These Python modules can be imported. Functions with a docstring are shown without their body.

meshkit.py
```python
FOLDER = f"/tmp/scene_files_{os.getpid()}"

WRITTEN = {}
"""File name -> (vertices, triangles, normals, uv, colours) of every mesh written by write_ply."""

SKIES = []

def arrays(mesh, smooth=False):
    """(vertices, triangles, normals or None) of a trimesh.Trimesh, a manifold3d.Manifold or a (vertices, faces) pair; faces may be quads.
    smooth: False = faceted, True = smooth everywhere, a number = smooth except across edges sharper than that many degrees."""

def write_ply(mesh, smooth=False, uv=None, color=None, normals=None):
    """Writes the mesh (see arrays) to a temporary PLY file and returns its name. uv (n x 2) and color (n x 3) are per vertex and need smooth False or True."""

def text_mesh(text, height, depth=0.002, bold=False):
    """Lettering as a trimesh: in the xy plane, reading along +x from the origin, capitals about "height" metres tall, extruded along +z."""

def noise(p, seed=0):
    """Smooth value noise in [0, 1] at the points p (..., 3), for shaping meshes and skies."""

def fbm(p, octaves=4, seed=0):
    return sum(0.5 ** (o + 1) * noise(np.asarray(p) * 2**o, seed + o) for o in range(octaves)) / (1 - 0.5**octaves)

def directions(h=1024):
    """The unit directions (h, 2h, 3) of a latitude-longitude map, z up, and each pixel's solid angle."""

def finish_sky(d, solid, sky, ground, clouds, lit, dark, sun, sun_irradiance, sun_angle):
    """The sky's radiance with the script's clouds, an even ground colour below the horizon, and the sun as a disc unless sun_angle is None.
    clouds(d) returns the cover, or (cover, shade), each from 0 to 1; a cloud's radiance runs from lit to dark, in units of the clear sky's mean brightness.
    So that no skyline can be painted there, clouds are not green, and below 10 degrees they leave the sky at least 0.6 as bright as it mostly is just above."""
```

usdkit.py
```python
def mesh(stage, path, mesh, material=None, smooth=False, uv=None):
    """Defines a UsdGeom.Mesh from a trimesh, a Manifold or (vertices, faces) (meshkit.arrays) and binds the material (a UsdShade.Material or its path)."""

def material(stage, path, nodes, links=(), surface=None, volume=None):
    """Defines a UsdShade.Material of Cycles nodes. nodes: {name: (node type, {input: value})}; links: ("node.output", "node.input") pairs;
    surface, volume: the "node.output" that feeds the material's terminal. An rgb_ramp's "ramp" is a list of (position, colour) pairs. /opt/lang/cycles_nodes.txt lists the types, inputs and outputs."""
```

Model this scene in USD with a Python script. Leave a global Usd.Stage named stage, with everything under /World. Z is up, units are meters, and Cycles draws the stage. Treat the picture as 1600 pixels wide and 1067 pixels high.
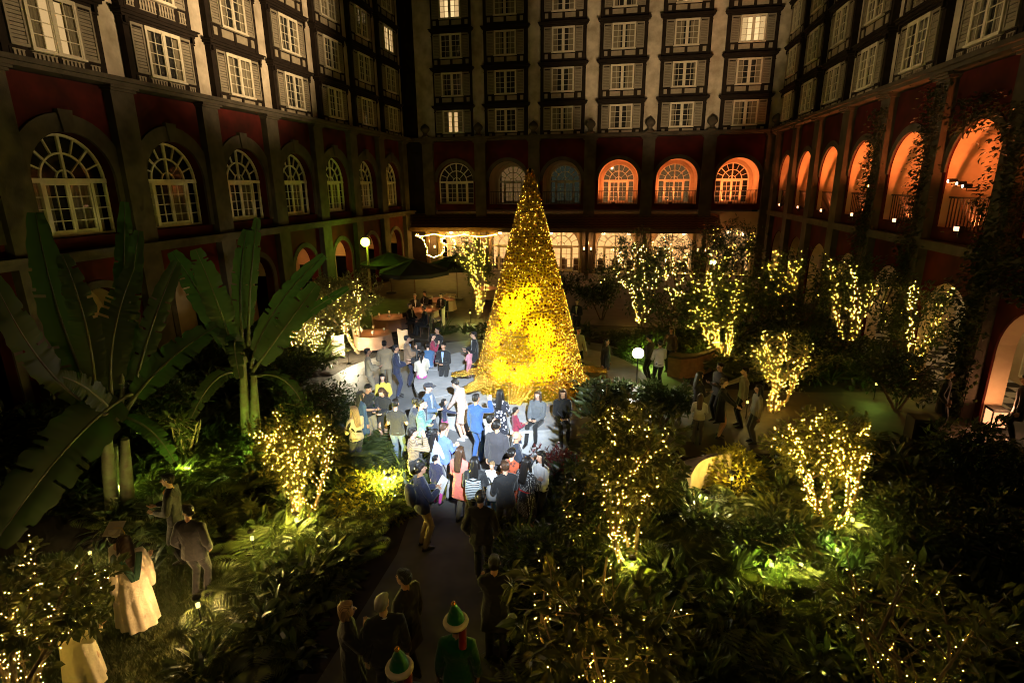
import math, random
import numpy as np, trimesh, usdkit, meshkit
import manifold3d as m3
from manifold3d import Manifold
from shapely.geometry import Polygon, Point, box as sbox
from pxr import Usd, UsdGeom, UsdLux, UsdShade, Gf, Sdf, Vt

stage = Usd.Stage.CreateInMemory()
UsdGeom.SetStageUpAxis(stage, 'Z')
UsdGeom.Xform.Define(stage, '/World')
PI = math.pi
rnd = random.Random(7)
rng = np.random.default_rng(11)

# ---------------------------------------------------------------- camera, sky, moonless night, exposure
H_CAM, F_PX, YAW, PITCH, ROLL = 6.6, 869.55, .1996, .2738, -.0089
FWD = np.array([-math.sin(YAW)*math.cos(PITCH), math.cos(YAW)*math.cos(PITCH), -math.sin(PITCH)])
_r = np.array([math.cos(YAW), math.sin(YAW), 0.]); _u = np.cross(_r, FWD)
RIGHT = _r*math.cos(ROLL)+_u*math.sin(ROLL); UP = _u*math.cos(ROLL)-_r*math.sin(ROLL)
EYE = np.array([0, 0, H_CAM])
cam = UsdGeom.Camera.Define(stage, '/World/camera')
mt = np.eye(4); mt[0, :3] = RIGHT; mt[1, :3] = UP; mt[2, :3] = -FWD; mt[3, :3] = EYE
cam.AddTransformOp().Set(Gf.Matrix4d(*mt.ravel().tolist()))
cam.CreateHorizontalApertureAttr(36.0); cam.CreateVerticalApertureAttr(36.0*682/1024)
cam.CreateFocalLengthAttr(F_PX/1600*36)
cam.CreateClippingRangeAttr(Gf.Vec2f(.05, 500))
cam.CreateExposureAttr(1.32)

def on(px, py, z=0.0):                  # where the line of sight through a pixel of the photograph meets the height z
    d = FWD + RIGHT*(px-800)/F_PX - UP*(py-533.5)/F_PX
    return EYE + d*(z-H_CAM)/d[2]
def at_depth(px, py, y):                # ... or the vertical plane at the distance y
    d = FWD + RIGHT*(px-800)/F_PX - UP*(py-533.5)/F_PX
    return EYE + d*y/d[1]

def material(name, nodes, links=(), surface=None, volume=None):
    return usdkit.material(stage, '/World/Looks/'+name, nodes, links, surface, volume)

dome = UsdLux.DomeLight.Define(stage, '/World/sky')
UsdShade.MaterialBindingAPI.Apply(dome.GetPrim()).Bind(material('night_sky', {
    's': ('sky_texture', {'sky_type': 'single_scattering', 'sun_disc': False, 'sun_elevation': -.035, 'sun_rotation': 3.9}),
    'b': ('background_shader', {'strength': .0009})}, [('s.color', 'b.color')], surface='b.background'))
dome.GetPrim().SetCustomDataByKey('kind', 'structure')
dome.GetPrim().SetCustomDataByKey('label', 'dark night sky above the courtyard')

LIGHTS = []
def spot(name, pos, target, power, color, half_angle, radius=.08, soft=.4):
    """the beam of a floodlight: a sphere light with a cone"""
    l = UsdLux.SphereLight.Define(stage, name)
    l.CreateRadiusAttr(radius); l.CreateIntensityAttr(power); l.CreateColorAttr(Gf.Vec3f(*color)); l.CreateNormalizeAttr(True)
    s = UsdLux.ShapingAPI.Apply(l.GetPrim())
    s.CreateShapingConeAngleAttr(half_angle); s.CreateShapingConeSoftnessAttr(soft)
    d = np.asarray(target, float)-np.asarray(pos, float); d /= np.linalg.norm(d)
    a = np.cross(d, [0, 0, 1.]); a = a/np.linalg.norm(a) if np.linalg.norm(a) > 1e-6 else np.array([1., 0, 0]); b = np.cross(a, d)
    m = np.eye(4); m[0, :3] = a; m[1, :3] = b; m[2, :3] = -d; m[3, :3] = pos
    l.AddTransformOp().Set(Gf.Matrix4d(*m.ravel().tolist()))
    return l
def point(name, pos, power, color, radius=.06):
    l = UsdLux.SphereLight.Define(stage, name)
    l.CreateRadiusAttr(radius); l.CreateIntensityAttr(power); l.CreateColorAttr(Gf.Vec3f(*color)); l.CreateNormalizeAttr(True)
    l.AddTranslateOp().Set(Gf.Vec3d(*[float(x) for x in pos]))
    return l
# ---------------------------------------------------------------- helpers
_used = {}
def numbered(path):
    n = _used.get(path, 0); _used[path] = n+1
    return path if n == 0 else '%s_%03d' % (path, n)
def tag(prim, label=None, cat=None, group=None, kind=None):
    p = prim.GetPrim() if hasattr(prim, 'GetPrim') else prim
    for k, v in (('label', label), ('category', cat), ('group', group), ('kind', kind)):
        if v: p.SetCustomDataByKey(k, v)
    return prim
def pth(parent): return '/World' if parent is None else (parent if isinstance(parent, str) else str(parent.GetPath()))
def obj(name, mesh, mat, parent=None, smooth=False, **kw):
    if isinstance(mesh, MB): mesh = mesh.mesh()
    m = usdkit.mesh(stage, numbered(pth(parent)+'/'+name), mesh, '/World/Looks/'+mat, smooth)
    if kw: tag(m, **kw)
    return m
def thing(name, label, cat, group=None, loc=None, rotz=0, scale=None, kind=None):
    x = UsdGeom.Xform.Define(stage, numbered('/World/'+name))
    if loc is not None: x.AddTranslateOp().Set(Gf.Vec3d(*[float(v) for v in loc]))
    if rotz: x.AddRotateZOp().Set(float(math.degrees(rotz)))
    if scale is not None: x.AddScaleOp().Set(Gf.Vec3f(*([scale]*3 if np.ndim(scale) == 0 else scale)))
    return tag(x, label, cat, group, kind)
def copy_of(src, label, loc, rotz=0, scale=None, cat=None, group=None):
    """another one of a thing, with its parts, under the next number"""
    d = src.GetPrim().GetCustomData()
    base = src.GetPath().name
    if base[-4:-3] == '_' and base[-3:].isdigit(): base = base[:-4]
    x = UsdGeom.Xform.Define(stage, numbered('/World/'+base))
    x.GetPrim().GetReferences().AddInternalReference(src.GetPath())
    x.ClearXformOpOrder()
    for a in list(x.GetPrim().GetAttributes()):
        pass
    t = x.GetPrim().GetAttribute('xformOp:translate') or None
    ops = []
    o = UsdGeom.XformOp(x.GetPrim().CreateAttribute('xformOp:translate', Sdf.ValueTypeNames.Double3, False)); o.Set(Gf.Vec3d(*[float(v) for v in loc])); ops.append(o)
    o = UsdGeom.XformOp(x.GetPrim().CreateAttribute('xformOp:rotateZ', Sdf.ValueTypeNames.Float, False)); o.Set(float(math.degrees(rotz))); ops.append(o)
    s = scale if scale is not None else 1.0
    o = UsdGeom.XformOp(x.GetPrim().CreateAttribute('xformOp:scale', Sdf.ValueTypeNames.Float3, False)); o.Set(Gf.Vec3f(*([s]*3 if np.ndim(s) == 0 else s))); ops.append(o)
    x.SetXformOpOrder(ops)
    x.GetPrim().SetInstanceable(True)
    return tag(x, label, cat or d.get('category'), group or d.get('group'))

_BOXV = np.array([[0,0,0],[1,0,0],[1,1,0],[0,1,0],[0,0,1],[1,0,1],[1,1,1],[0,1,1]], float)
_BOXF = np.array([[0,2,1],[0,3,2],[4,5,6],[4,6,7],[0,1,5],[0,5,4],[1,2,6],[1,6,5],[2,3,7],[2,7,6],[3,0,4],[3,4,7]])
class MB:
    """collects shapes that become ONE mesh"""
    def __init__(s, M=None): s.v, s.f, s.n, s.M = [], [], 0, M
    def add(s, v, f):
        v = np.asarray(v, float); f = np.asarray(f, int)
        if f.shape[1] == 4: f = np.vstack([f[:, [0,1,2]], f[:, [0,2,3]]])
        s.v.append(v); s.f.append(f+s.n); s.n += len(v); return s
    def box(s, a0, a1, b0, b1, c0, c1):
        return s.add(_BOXV*[a1-a0, b1-b0, c1-c0]+[a0, b0, c0], _BOXF)
    def cbox(s, c, size, rot=0, tilt=0):
        v = (_BOXV-.5)*size
        if tilt: v = v @ trimesh.transformations.rotation_matrix(tilt, [1,0,0])[:3,:3].T
        if rot: v = v @ trimesh.transformations.rotation_matrix(rot, [0,0,1])[:3,:3].T
        return s.add(v+c, _BOXF)
    def tm(s, m): return s.add(m.vertices, m.faces)
    def tube(s, pts, rad, sides=6, cap=True):
        p = np.asarray(pts, float); n = len(p); r = np.broadcast_to(rad, (n,)).astype(float)
        t = np.gradient(p, axis=0); t /= np.linalg.norm(t, axis=1, keepdims=True)+1e-12
        ref = np.where(np.abs(t[:, 2:]) < .9, [0,0,1.], [1.,0,0]); a = np.cross(t, ref); a /= np.linalg.norm(a, axis=1, keepdims=True)+1e-12
        for i in range(1, n):                      # keep the frame from flipping
            x = a[i-1]-t[i]*np.dot(a[i-1], t[i]); l = np.linalg.norm(x)
            if l > 1e-6: a[i] = x/l
        b = np.cross(t, a); ang = np.arange(sides)*2*PI/sides
        v = (p[:, None]+r[:, None, None]*(np.cos(ang)[None, :, None]*a[:, None]+np.sin(ang)[None, :, None]*b[:, None])).reshape(-1, 3)
        i, j = np.meshgrid(np.arange(n-1), np.arange(sides), indexing='ij'); j2 = (j+1) % sides
        f = np.stack([i*sides+j, i*sides+j2, (i+1)*sides+j2, (i+1)*sides+j], -1).reshape(-1, 4)
        tri = np.vstack([f[:, [0,1,2]], f[:, [0,2,3]]])
        if cap:
            k = np.arange(1, sides-1)
            tri = np.vstack([tri, np.stack([0*k, k+1, k], -1), (n-1)*sides+np.stack([0*k, k, k+1], -1)])
        return s.add(v, tri)
    def lathe(s, prof, sides=16, loc=(0,0,0)):
        prof = np.asarray(prof, float); ang = np.arange(sides)*2*PI/sides; n = len(prof)
        v = np.stack([prof[:, 0:1]*np.cos(ang), prof[:, 0:1]*np.sin(ang), np.broadcast_to(prof[:, 1:2], (n, sides))], -1).reshape(-1, 3)+loc
        i, j = np.meshgrid(np.arange(n-1), np.arange(sides), indexing='ij'); j2 = (j+1) % sides
        return s.add(v, np.stack([i*sides+j, i*sides+j2, (i+1)*sides+j2, (i+1)*sides+j], -1).reshape(-1, 4))
    def poly(s, polygon, b0, b1, plane='uz'):
        """a shapely polygon in (u, z), extruded along n from b0 to b1"""
        if polygon.geom_type == 'MultiPolygon':
            for g in polygon.geoms: s.poly(g, b0, b1, plane)
            return s
        m = trimesh.creation.extrude_polygon(polygon, abs(b1-b0)); v = np.array(m.vertices)
        v = np.stack([v[:, 0], v[:, 2]+min(b0, b1), v[:, 1]], -1) if plane == 'uz' else v+[0, 0, min(b0, b1)]
        return s.add(v, m.faces[:, ::-1] if plane == 'uz' else m.faces)
    def mesh(s):
        v, f = np.vstack(s.v), np.vstack(s.f)
        if s.M is not None:
            A, b = s.M; v = v @ A.T+b
            if np.linalg.det(A) < 0: f = f[:, ::-1]
        return v, f

def arch(u, z0, zs, r, n=20):
    """outline of an arched opening: sill z0, spring line zs, radius r"""
    a = np.linspace(0, PI, n+1)
    return Polygon([(u-r, z0), (u+r, z0)]+[(u+r*math.cos(t), zs+r*math.sin(t)) for t in a])
def sector(u, z, r0, r1, a0=0, a1=PI, n=20):
    a = np.linspace(a0, a1, n+1)
    return Polygon([(u+r1*math.cos(t), z+r1*math.sin(t)) for t in a]+[(u+r0*math.cos(t), z+r0*math.sin(t)) for t in a[::-1]])

# ---------------------------------------------------------------- materials
def mat(name, c0, c1=None, rough=.6, scale=3., detail=5., bump=0., bscale=30., metal=0., spec=.5, coord='geo', lo=.35, hi=.65, **kw):
    c1 = c1 or tuple(x*.75 for x in c0)
    nodes = {'g': ('geometry', {}), 'n': ('noise_texture', {'scale': scale, 'detail': detail, 'roughness': .6}), 'r': ('rgb_ramp', {'ramp': [(lo, c1), (hi, c0)]}),
             'p': ('principled_bsdf', {'roughness': rough, 'metallic': metal, 'specular_ior_level': spec, **kw})}
    links = [('g.position', 'n.vector'), ('n.fac', 'r.fac'), ('r.color', 'p.base_color')]
    if bump:
        nodes['n2'] = ('noise_texture', {'scale': bscale, 'detail': 4}); nodes['bp'] = ('bump', {'strength': bump, 'distance': .02})
        links += [('g.position', 'n2.vector'), ('n2.fac', 'bp.height'), ('bp.normal', 'p.normal')]
    return material(name, nodes, links, 'p.BSDF')
def leafmat(name, ramp, trans=.35, rough=.42, tcol=None, spec=.5):
    """leaves: each leaf its own tone, a little light coming through"""
    t = tcol or tuple(min(1, x*1.6) for x in ramp[len(ramp)//2])
    return material(name, {'g': ('geometry', {}), 'r': ('rgb_ramp', {'ramp': list(zip(np.linspace(0, 1, len(ramp)), ramp))}),
        'p': ('principled_bsdf', {'roughness': rough, 'specular_ior_level': spec}), 't': ('translucent_bsdf', {'color': t}), 'm': ('mix_closure', {'fac': trans})},
        [('g.random_per_island', 'r.fac'), ('r.color', 'p.base_color'), ('p.BSDF', 'm.closure1'), ('t.BSDF', 'm.closure2')], 'm.closure')
def emit(name, color, strength):
    return material(name, {'e': ('emission', {'color': color, 'strength': strength})}, [], 'e.emission')

mat('cream_plaster', (.62,.54,.41), (.36,.30,.21), .8, 1.2, bump=.2)
mat('dark_timber', (.024,.017,.012), (.015,.011,.008), .7, 4, bump=.25, spec=.1)
mat('red_stucco', (.085,.011,.008), (.032,.007,.005), .85, .8, bump=.3, spec=.15)
mat('grey_stone', (.095,.08,.058), (.055,.046,.034), .8, 1.5, bump=.35, spec=.2)
mat('pale_stucco', (.5,.38,.24), (.4,.29,.18), .85, 1., bump=.2)
mat('white_paint', (.72,.66,.5), (.6,.54,.4), .5, 6)
mat('shutter_paint', (.28,.24,.17), (.22,.19,.13), .6, 5)
mat('light_insert', (.34,.29,.2), (.26,.22,.15), .7, 5)
mat('curtain', (.3,.25,.17), (.22,.18,.12), .9, 3)
mat('dark_room', (.02,.018,.015), None, .9)
mat('dark_metal', (.02,.02,.02), None, .4, 8, metal=.6)
mat('iron', (.012,.011,.01), None, .5, 8)
mat('terracotta', (.30,.17,.085), (.2,.11,.055), .8, 6, bump=.3)
mat('wood_brown', (.12,.06,.025), (.07,.035,.015), .5, 5)
material('pane_glass', {'t': ('transparent_bsdf', {'color': (.97,.98,.97)}), 'g': ('glossy_bsdf', {'roughness': .03, 'color': (.9,.9,.9)}), 'w': ('layer_weight', {'blend': .5}), 'q': ('math', {'math_type': 'power', 'value2': 4.}), 'f': ('math', {'math_type': 'multiply_add', 'value2': .5, 'value3': .035}), 'm': ('mix_closure', {})},
         [('w.facing', 'q.value1'), ('q.value', 'f.value1'), ('f.value', 'm.fac'), ('t.BSDF', 'm.closure1'), ('g.BSDF', 'm.closure2')], 'm.closure')
emit('lit_room', (1., .62, .26), .30)
emit('lit_room_bright', (1., .66, .30), .5)
emit('lit_dim', (1., .55, .2), .05); emit('lit_dim2', (.6, .7, .45), .012)
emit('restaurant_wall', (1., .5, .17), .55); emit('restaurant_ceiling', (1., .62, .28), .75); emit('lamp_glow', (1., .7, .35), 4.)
emit('lantern_glow', (1., .5, .18), 3.)
mat('white_tile', (.6,.56,.48), None, .3)
mat('bench_stone', (.4,.3,.2), (.3,.22,.14), .7, 4, bump=.3)
# ---------------------------------------------------------------- the hotel: three wings round the courtyard
W = 4.15                                    # one bay
LX, BY, RX = -17.0, 43.3, 10.0              # the wall planes
FR_L = (np.array([[0,1,0],[1,0,0],[0,0,1.]]), np.array([LX,0,0]))       # (u, n, z) -> world
FR_B = (np.array([[1,0,0],[0,-1,0],[0,0,1.]]), np.array([0,BY,0]))
FR_R = (np.array([[0,-1,0],[1,0,0],[0,0,1.]]), np.array([RX,0,0]))
Z_CORN, Z_SILL, STOREY, WH = 10.12, 10.42, 2.57, 1.58
Z_AS, Z_SP = 5.12, 6.87                     # arch sill and spring line

def window(fr, wing, u, z, lit=0, fine=False, n=.35, seed=0):
    """double casement with shutters; u its centre, z its sill"""
    r = random.Random(seed)
    hw, sh = .80, .53
    f = MB(fr)
    f.box(u-hw, u-hw+.07, n, n+.1, z, z+WH).box(u+hw-.07, u+hw, n, n+.1, z, z+WH)
    f.box(u-hw+.07, u+hw-.07, n, n+.1, z+WH-.07, z+WH).box(u-hw-.04, u+hw+.04, n, n+.14, z-.06, z)
    f.box(u-.06, u+.06, n, n+.11, z, z+WH-.07)
    w = obj('window', f, 'white_paint', wing)
    cas, gl = [], []
    for s in (-1, 1):
        a, b = (u-hw+.07, u-.06) if s < 0 else (u+.06, u+hw-.07)
        c = MB(fr); t = .035
        c.box(a, a+t, n+.05, n+.09, z, z+WH-.07).box(b-t, b, n+.05, n+.09, z, z+WH-.07).box(a+t, b-t, n+.05, n+.09, z, z+.05).box(a+t, b-t, n+.05, n+.09, z+WH-.12, z+WH-.07)
        zz = np.linspace(z+.05, z+WH-.12, 5)
        for k in zz[1:-1]: c.box(a+t, b-t, n+.06, n+.085, k-.013, k+.013)
        m = (a+b)/2; c.box(m-.013, m+.013, n+.058, n+.087, z+.05, z+WH-.12)
        obj('casement', c, 'white_paint', w)
        if fine:
            for k in range(4):
                for (p, q) in ((a+t, m-.013), (m+.013, b-t)):
                    obj('pane', MB(fr).box(p, q, n+.066, n+.074, zz[k]+.013, zz[k+1]-.013), 'pane_glass', w)
        else:
            obj('pane', MB(fr).box(a+t, b-t, n+.045, n+.049, z+.05, z+WH-.12), 'pane_glass', w)
        s0 = u-hw-.03-sh if s < 0 else u+hw+.03
        q = MB(fr); q.box(s0, s0+.06, n, n+.06, z, z+WH).box(s0+sh-.06, s0+sh, n, n+.06, z, z+WH).box(s0+.06, s0+sh-.06, n, n+.06, z+WH-.08, z+WH).box(s0+.06, s0+sh-.06, n, n+.06, z, z+.08)
        ns = 14
        for k in range(ns):
            zc = z+.08+(k+.5)*(WH-.16)/ns
            q.box(s0+.06, s0+sh-.06, n+.01, n+.03+.014*(k % 2), zc-.04, zc+.04)
        obj('shutter', q, 'shutter_paint', w)
    # curtain with folds, and the room behind it
    cu = MB(fr); k = 14
    op = r.choice([.0, .12, .2, .3, .45, .6])+.02 if not lit else .35
    for s in (-1, 1):
        x0, x1 = (u-hw+.07, u-hw+.07+op*1.1) if s < 0 else (u+hw-.07-op*1.1, u+hw-.07)
        xs = np.linspace(x0, x1, k); ys = n+.028+.008*np.sin(np.arange(k)*2.1+r.random()*6)
        v = np.concatenate([np.stack([xs, ys, np.full(k, z+.02)], -1), np.stack([xs, ys, np.full(k, z+WH-.09)], -1)])
        i = np.arange(k-1); cu.add(v, np.stack([i, i+1, i+1+k, i+k], -1))
    obj('curtain', cu, 'curtain' if lit != 2 else 'lit_room', w)
    obj('dark_interior' if not lit else 'lit_interior', MB(fr).box(u-hw+.07, u+hw-.07, n+.003, n+.008, z, z+WH-.07), 'dark_room' if not lit else ('lit_room' if lit == 1 else 'lit_room_bright'), w)

def upper_floors(fr, wing, pil, rows, lit, fine=lambda b, k: False, first_wide=None, balusters=lambda b, k: False):
    top = Z_SILL+STOREY*rows
    hp = .47
    for i, u in enumerate(pil):
        a, b = (u-hp, u+hp) if not (first_wide and i == 0) else first_wide
        obj('pale_pilaster', MB(fr).box(a, b, -.3, .10, Z_CORN, top), 'cream_plaster', wing)
    for b in range(len(pil)-1):
        u0, u1 = pil[b]+hp, pil[b+1]-hp
        if first_wide and b == 0: u0 = first_wide[1]
        c = (u0+u1)/2
        obj('oriel', MB(fr).box(u0, u1, -.3, .35, Z_CORN, top), 'dark_timber', wing)
        for k in range(rows):
            z = Z_SILL+STOREY*k
            window(fr, wing, c, z, lit.get((b, k), 0), fine(b, k), seed=b*31+k)
            # pale inserts of the apron below the window
            hz = .3
            for (p, q) in ((-1.3, -1.08), (-.82, -.1), (.1, .82), (1.08, 1.3)) if not balusters(b, k) else ((-1.35, -1.0), (-.8, -.05), (.05, .8), (1.0, 1.35)):
                g = MB(fr)
                if balusters(b, k):
                    nb = max(2, int((q-p)/.11))
                    for j in range(nb):
                        x = p+(j+.5)*(q-p)/nb
                        g.box(c+x-.034, c+x+.034, .35, .385, z-.46, z-.12)
                        g.box(c+x-.048, c+x+.048, .35, .392, z-.34, z-.27)
                    g.box(c+p, c+q, .35, .38, z-.49, z-.462).box(c+p, c+q, .35, .38, z-.118, z-.09)
                else: g.box(c+p, c+q, .35, .385, z-.43, z-.43+hz)
                obj('apron_insert', g, 'light_insert', wing)
            if k:
                zz = z-.72
                m = MB(fr)
                m.box(u0-.05, u1+.05, .0, .42, zz-.16, zz-.08).box(u0-.13, u1+.13, .0, .5, zz-.08, zz+.02).box(u0-.18, u1+.18, .0, .56, zz+.02, zz+.07)
                m.box(u0-.02, u1+.02, .35, .40, zz-.42, zz-.36)
                for s in (u0+.04, u1-.16):
                    m.box(s, s+.12, .35, .46, zz-.36, zz-.16)
                obj('oriel_cornice', m, 'dark_timber', wing)
            obj('timber_rail', MB(fr).box(u0+.02, u1-.02, .35, .37, z+WH+.02, z+WH+.1), 'dark_timber', wing)
            for s in (-1.42, -.02, 1.36): obj('timber_batten', MB(fr).box(c+s, c+s+.05, .35, .372, z-.58, z-.065), 'dark_timber', wing)

def arch_window(fr, wing, u, n, r, zs, z0, fine=False, name='arched_window', matn='white_paint', lit=None):
    """French doors under a fan light"""
    t = .07
    f = MB(fr)
    f.poly(sector(u, zs, r-t, r), n, n+.1).poly(sector(u, zs, r*.58-t*.4, r*.58+t*.4), n+.01, n+.08).poly(sector(u, zs, r*.22-.02, r*.22+.02, n=10), n+.015, n+.07)
    f.box(u-r, u+r, n, n+.12, zs-.09, zs+.05)
    f.box(u-.04, u+.04, n+.005, n+.09, zs+.05, zs+r-t)
    for k in range(1, 8):
        if k == 4: continue
        a = PI*k/8
        for (r0, r1, h) in ((r*.6, r-t, .022 if k % 2 else .034), (r*.23, r*.56, .015)):
            if r0 < r*.5 and k % 2: continue
            d = np.array([math.cos(a), math.sin(a)]); e = np.array([-d[1], d[0]])*h
            pts = [d*r0+e, d*r1+e, d*r1-e, d*r0-e]
            f.poly(Polygon([(u+p[0], max(zs+.05, zs+p[1])) for p in pts]).buffer(0), n+.012, n+.075)
    x = r*.60
    for s in (-r, r-t): f.box(u+s, u+s+t, n, n+.1, z0, zs-.09)
    for s in (-x-.05, x-.05): f.box(u+s, u+s+.1, n, n+.11, z0, zs-.09)
    f.box(u-r+t, u+r-t, n+.002, n+.1, z0, z0+.07)
    w = obj(name, f, matn, wing)
    zz = np.linspace(z0+.12, zs-.14, 5)
    for s in (-1, 1):
        a, b = (u-x+.05, u) if s < 0 else (u, u+x-.05)
        d = MB(fr); q = .07
        d.box(a+.004, a+q, n+.02, n+.08, z0+.07, zs-.09).box(b-q, b-.004, n+.02, n+.08, z0+.07, zs-.09).box(a+q, b-q, n+.02, n+.08, z0+.07, z0+.2).box(a+q, b-q, n+.02, n+.08, zs-.16, zs-.09)
        m = (a+b)/2; d.box(m-.014, m+.014, n+.03, n+.07, z0+.2, zs-.16)
        for k in zz[1:-1]: d.box(a+q, b-q, n+.032, n+.068, k-.014, k+.014)
        obj('door_leaf', d, matn, w)
        # side light bars
        a2, b2 = (u-r+t, u-x-.05) if s < 0 else (u+x+.05, u+r-t)
        g = MB(fr)
        for k in zz[1:-1]: g.box(a2, b2, n+.03, n+.07, k-.012, k+.012)
        obj('side_light', g, matn, w)
        if fine:
            e = [z0+.2, *zz[1:-1], zs-.16]
            for k in range(4):
                for p0, p1 in ((a+q, m-.014), (m+.014, b-q)): obj('pane', MB(fr).box(p0, p1, n+.046, n+.052, e[k]+.014, e[k+1]-.014), 'pane_glass', w)
                obj('pane', MB(fr).box(a2, b2, n+.046, n+.052, max(z0+.08, e[k]+.012), e[k+1]-.012), 'pane_glass', w)
    if fine:
        for k in range(8):
            obj('fan_pane', MB(fr).poly(sector(u, zs+.05, r*.6, r-t-.05, PI*k/8+.03, PI*(k+1)/8-.03, 4), n+.046, n+.052), 'pane_glass', w)
        for k in range(4):
            obj('fan_pane', MB(fr).poly(sector(u, zs+.05, r*.24, r*.54, PI*k/4+.04, PI*(k+1)/4-.04, 4), n+.046, n+.052), 'pane_glass', w)
    else:
        obj('pane', MB(fr).poly(arch(u, z0+.08, zs, r-t), n+.024, n+.028), 'pane_glass', w)
    return w

# ---- western wing: tall arched windows in red walls, floodlit above
PIL_L = [17.21+W*i for i in range(-4, 7)]
wing = thing('hotel_wing', 'hotel wing with red stucco, white arched French windows and brightly floodlit cream pilasters above', 'hotel wing')
WL = wing
LIT_L = {(3,0): 1, (9,2): 2}
upper_floors(FR_L, wing, PIL_L, 5, LIT_L, lambda b, k: b in (2,3,4,5) and k < 2, balusters=lambda b, k: b < 5)
for b in range(len(PIL_L)-1):
    u0, u1 = PIL_L[b], PIL_L[b+1]; c = (u0+u1)/2
    hole = arch(c, Z_AS, Z_SP, 1.42)
    obj('red_wall', MB(FR_L).poly(sbox(u0+.45, 4.75, u1-.45, Z_CORN-.3).difference(hole), -.45, 0), 'red_stucco', wing)
    ring = sector(c, Z_SP, 1.424, 1.95).union(sbox(c-1.95, Z_AS, c-1.424, Z_SP)).union(sbox(c+1.424, Z_AS, c+1.95, Z_SP)).intersection(sbox(u0+.452, 4, u1-.452, 12))
    obj('arch_surround', MB(FR_L).poly(ring, 0.002, .1), 'grey_stone', wing)
    key = MB(FR_L).add(np.array([[c-.16,0,Z_SP+1.4],[c+.16,0,Z_SP+1.4],[c+.24,0,Z_SP+2.05],[c-.24,0,Z_SP+2.05],[c-.16,.17,Z_SP+1.4],[c+.16,.17,Z_SP+1.4],[c+.24,.17,Z_SP+2.05],[c-.24,.17,Z_SP+2.05]]), _BOXF)
    obj('keystone', key, 'grey_stone', wing)
    if u1 > 8:
        arch_window(FR_L, wing, c, -.4, 1.38, Z_SP, Z_AS+.02, fine=u0 < 22)
        obj('dark_interior', MB(FR_L).box(c-1.5, c+1.5, -.9, -.85, Z_AS-.1, Z_SP+1.6), 'dark_room', wing)
        for s in (-1, 1):
            k = 16; xs = c+s*np.linspace(1.3, .35, k); v = np.concatenate([np.stack([xs, -.62+.04*np.sin(np.arange(k)*1.9), np.full(k, Z_AS)], -1), np.stack([xs, -.62+.04*np.sin(np.arange(k)*1.9), np.full(k, Z_SP)], -1)]); i = np.arange(k-1)
            obj('drape', MB(FR_L).add(v, np.stack([i, i+1, i+1+k, i+k], -1)), 'curtain', wing)
    # base storey with a low arched niche
    low = arch(c, .0, 2.35, 1.1)
    obj('base_wall', MB(FR_L).poly(sbox(u0+.45, 0, u1-.45, 4.4).difference(low), -.4, 0), 'red_stucco', wing)
    obj('niche', MB(FR_L).box(c-1.2, c+1.2, -1.2, -1.15, 0, 3.6).poly(sector(c, 2.35, 1.102, 1.2), -1.15, -.402), 'pale_stucco', wing)
    obj('niche_surround', MB(FR_L).poly(sector(c, 2.35, 1.102, 1.35).union(sbox(c-1.35, 0, c-1.102, 2.35)).union(sbox(c+1.102, 0, c+1.35, 2.35)), .002, .07), 'grey_stone', wing)
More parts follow.
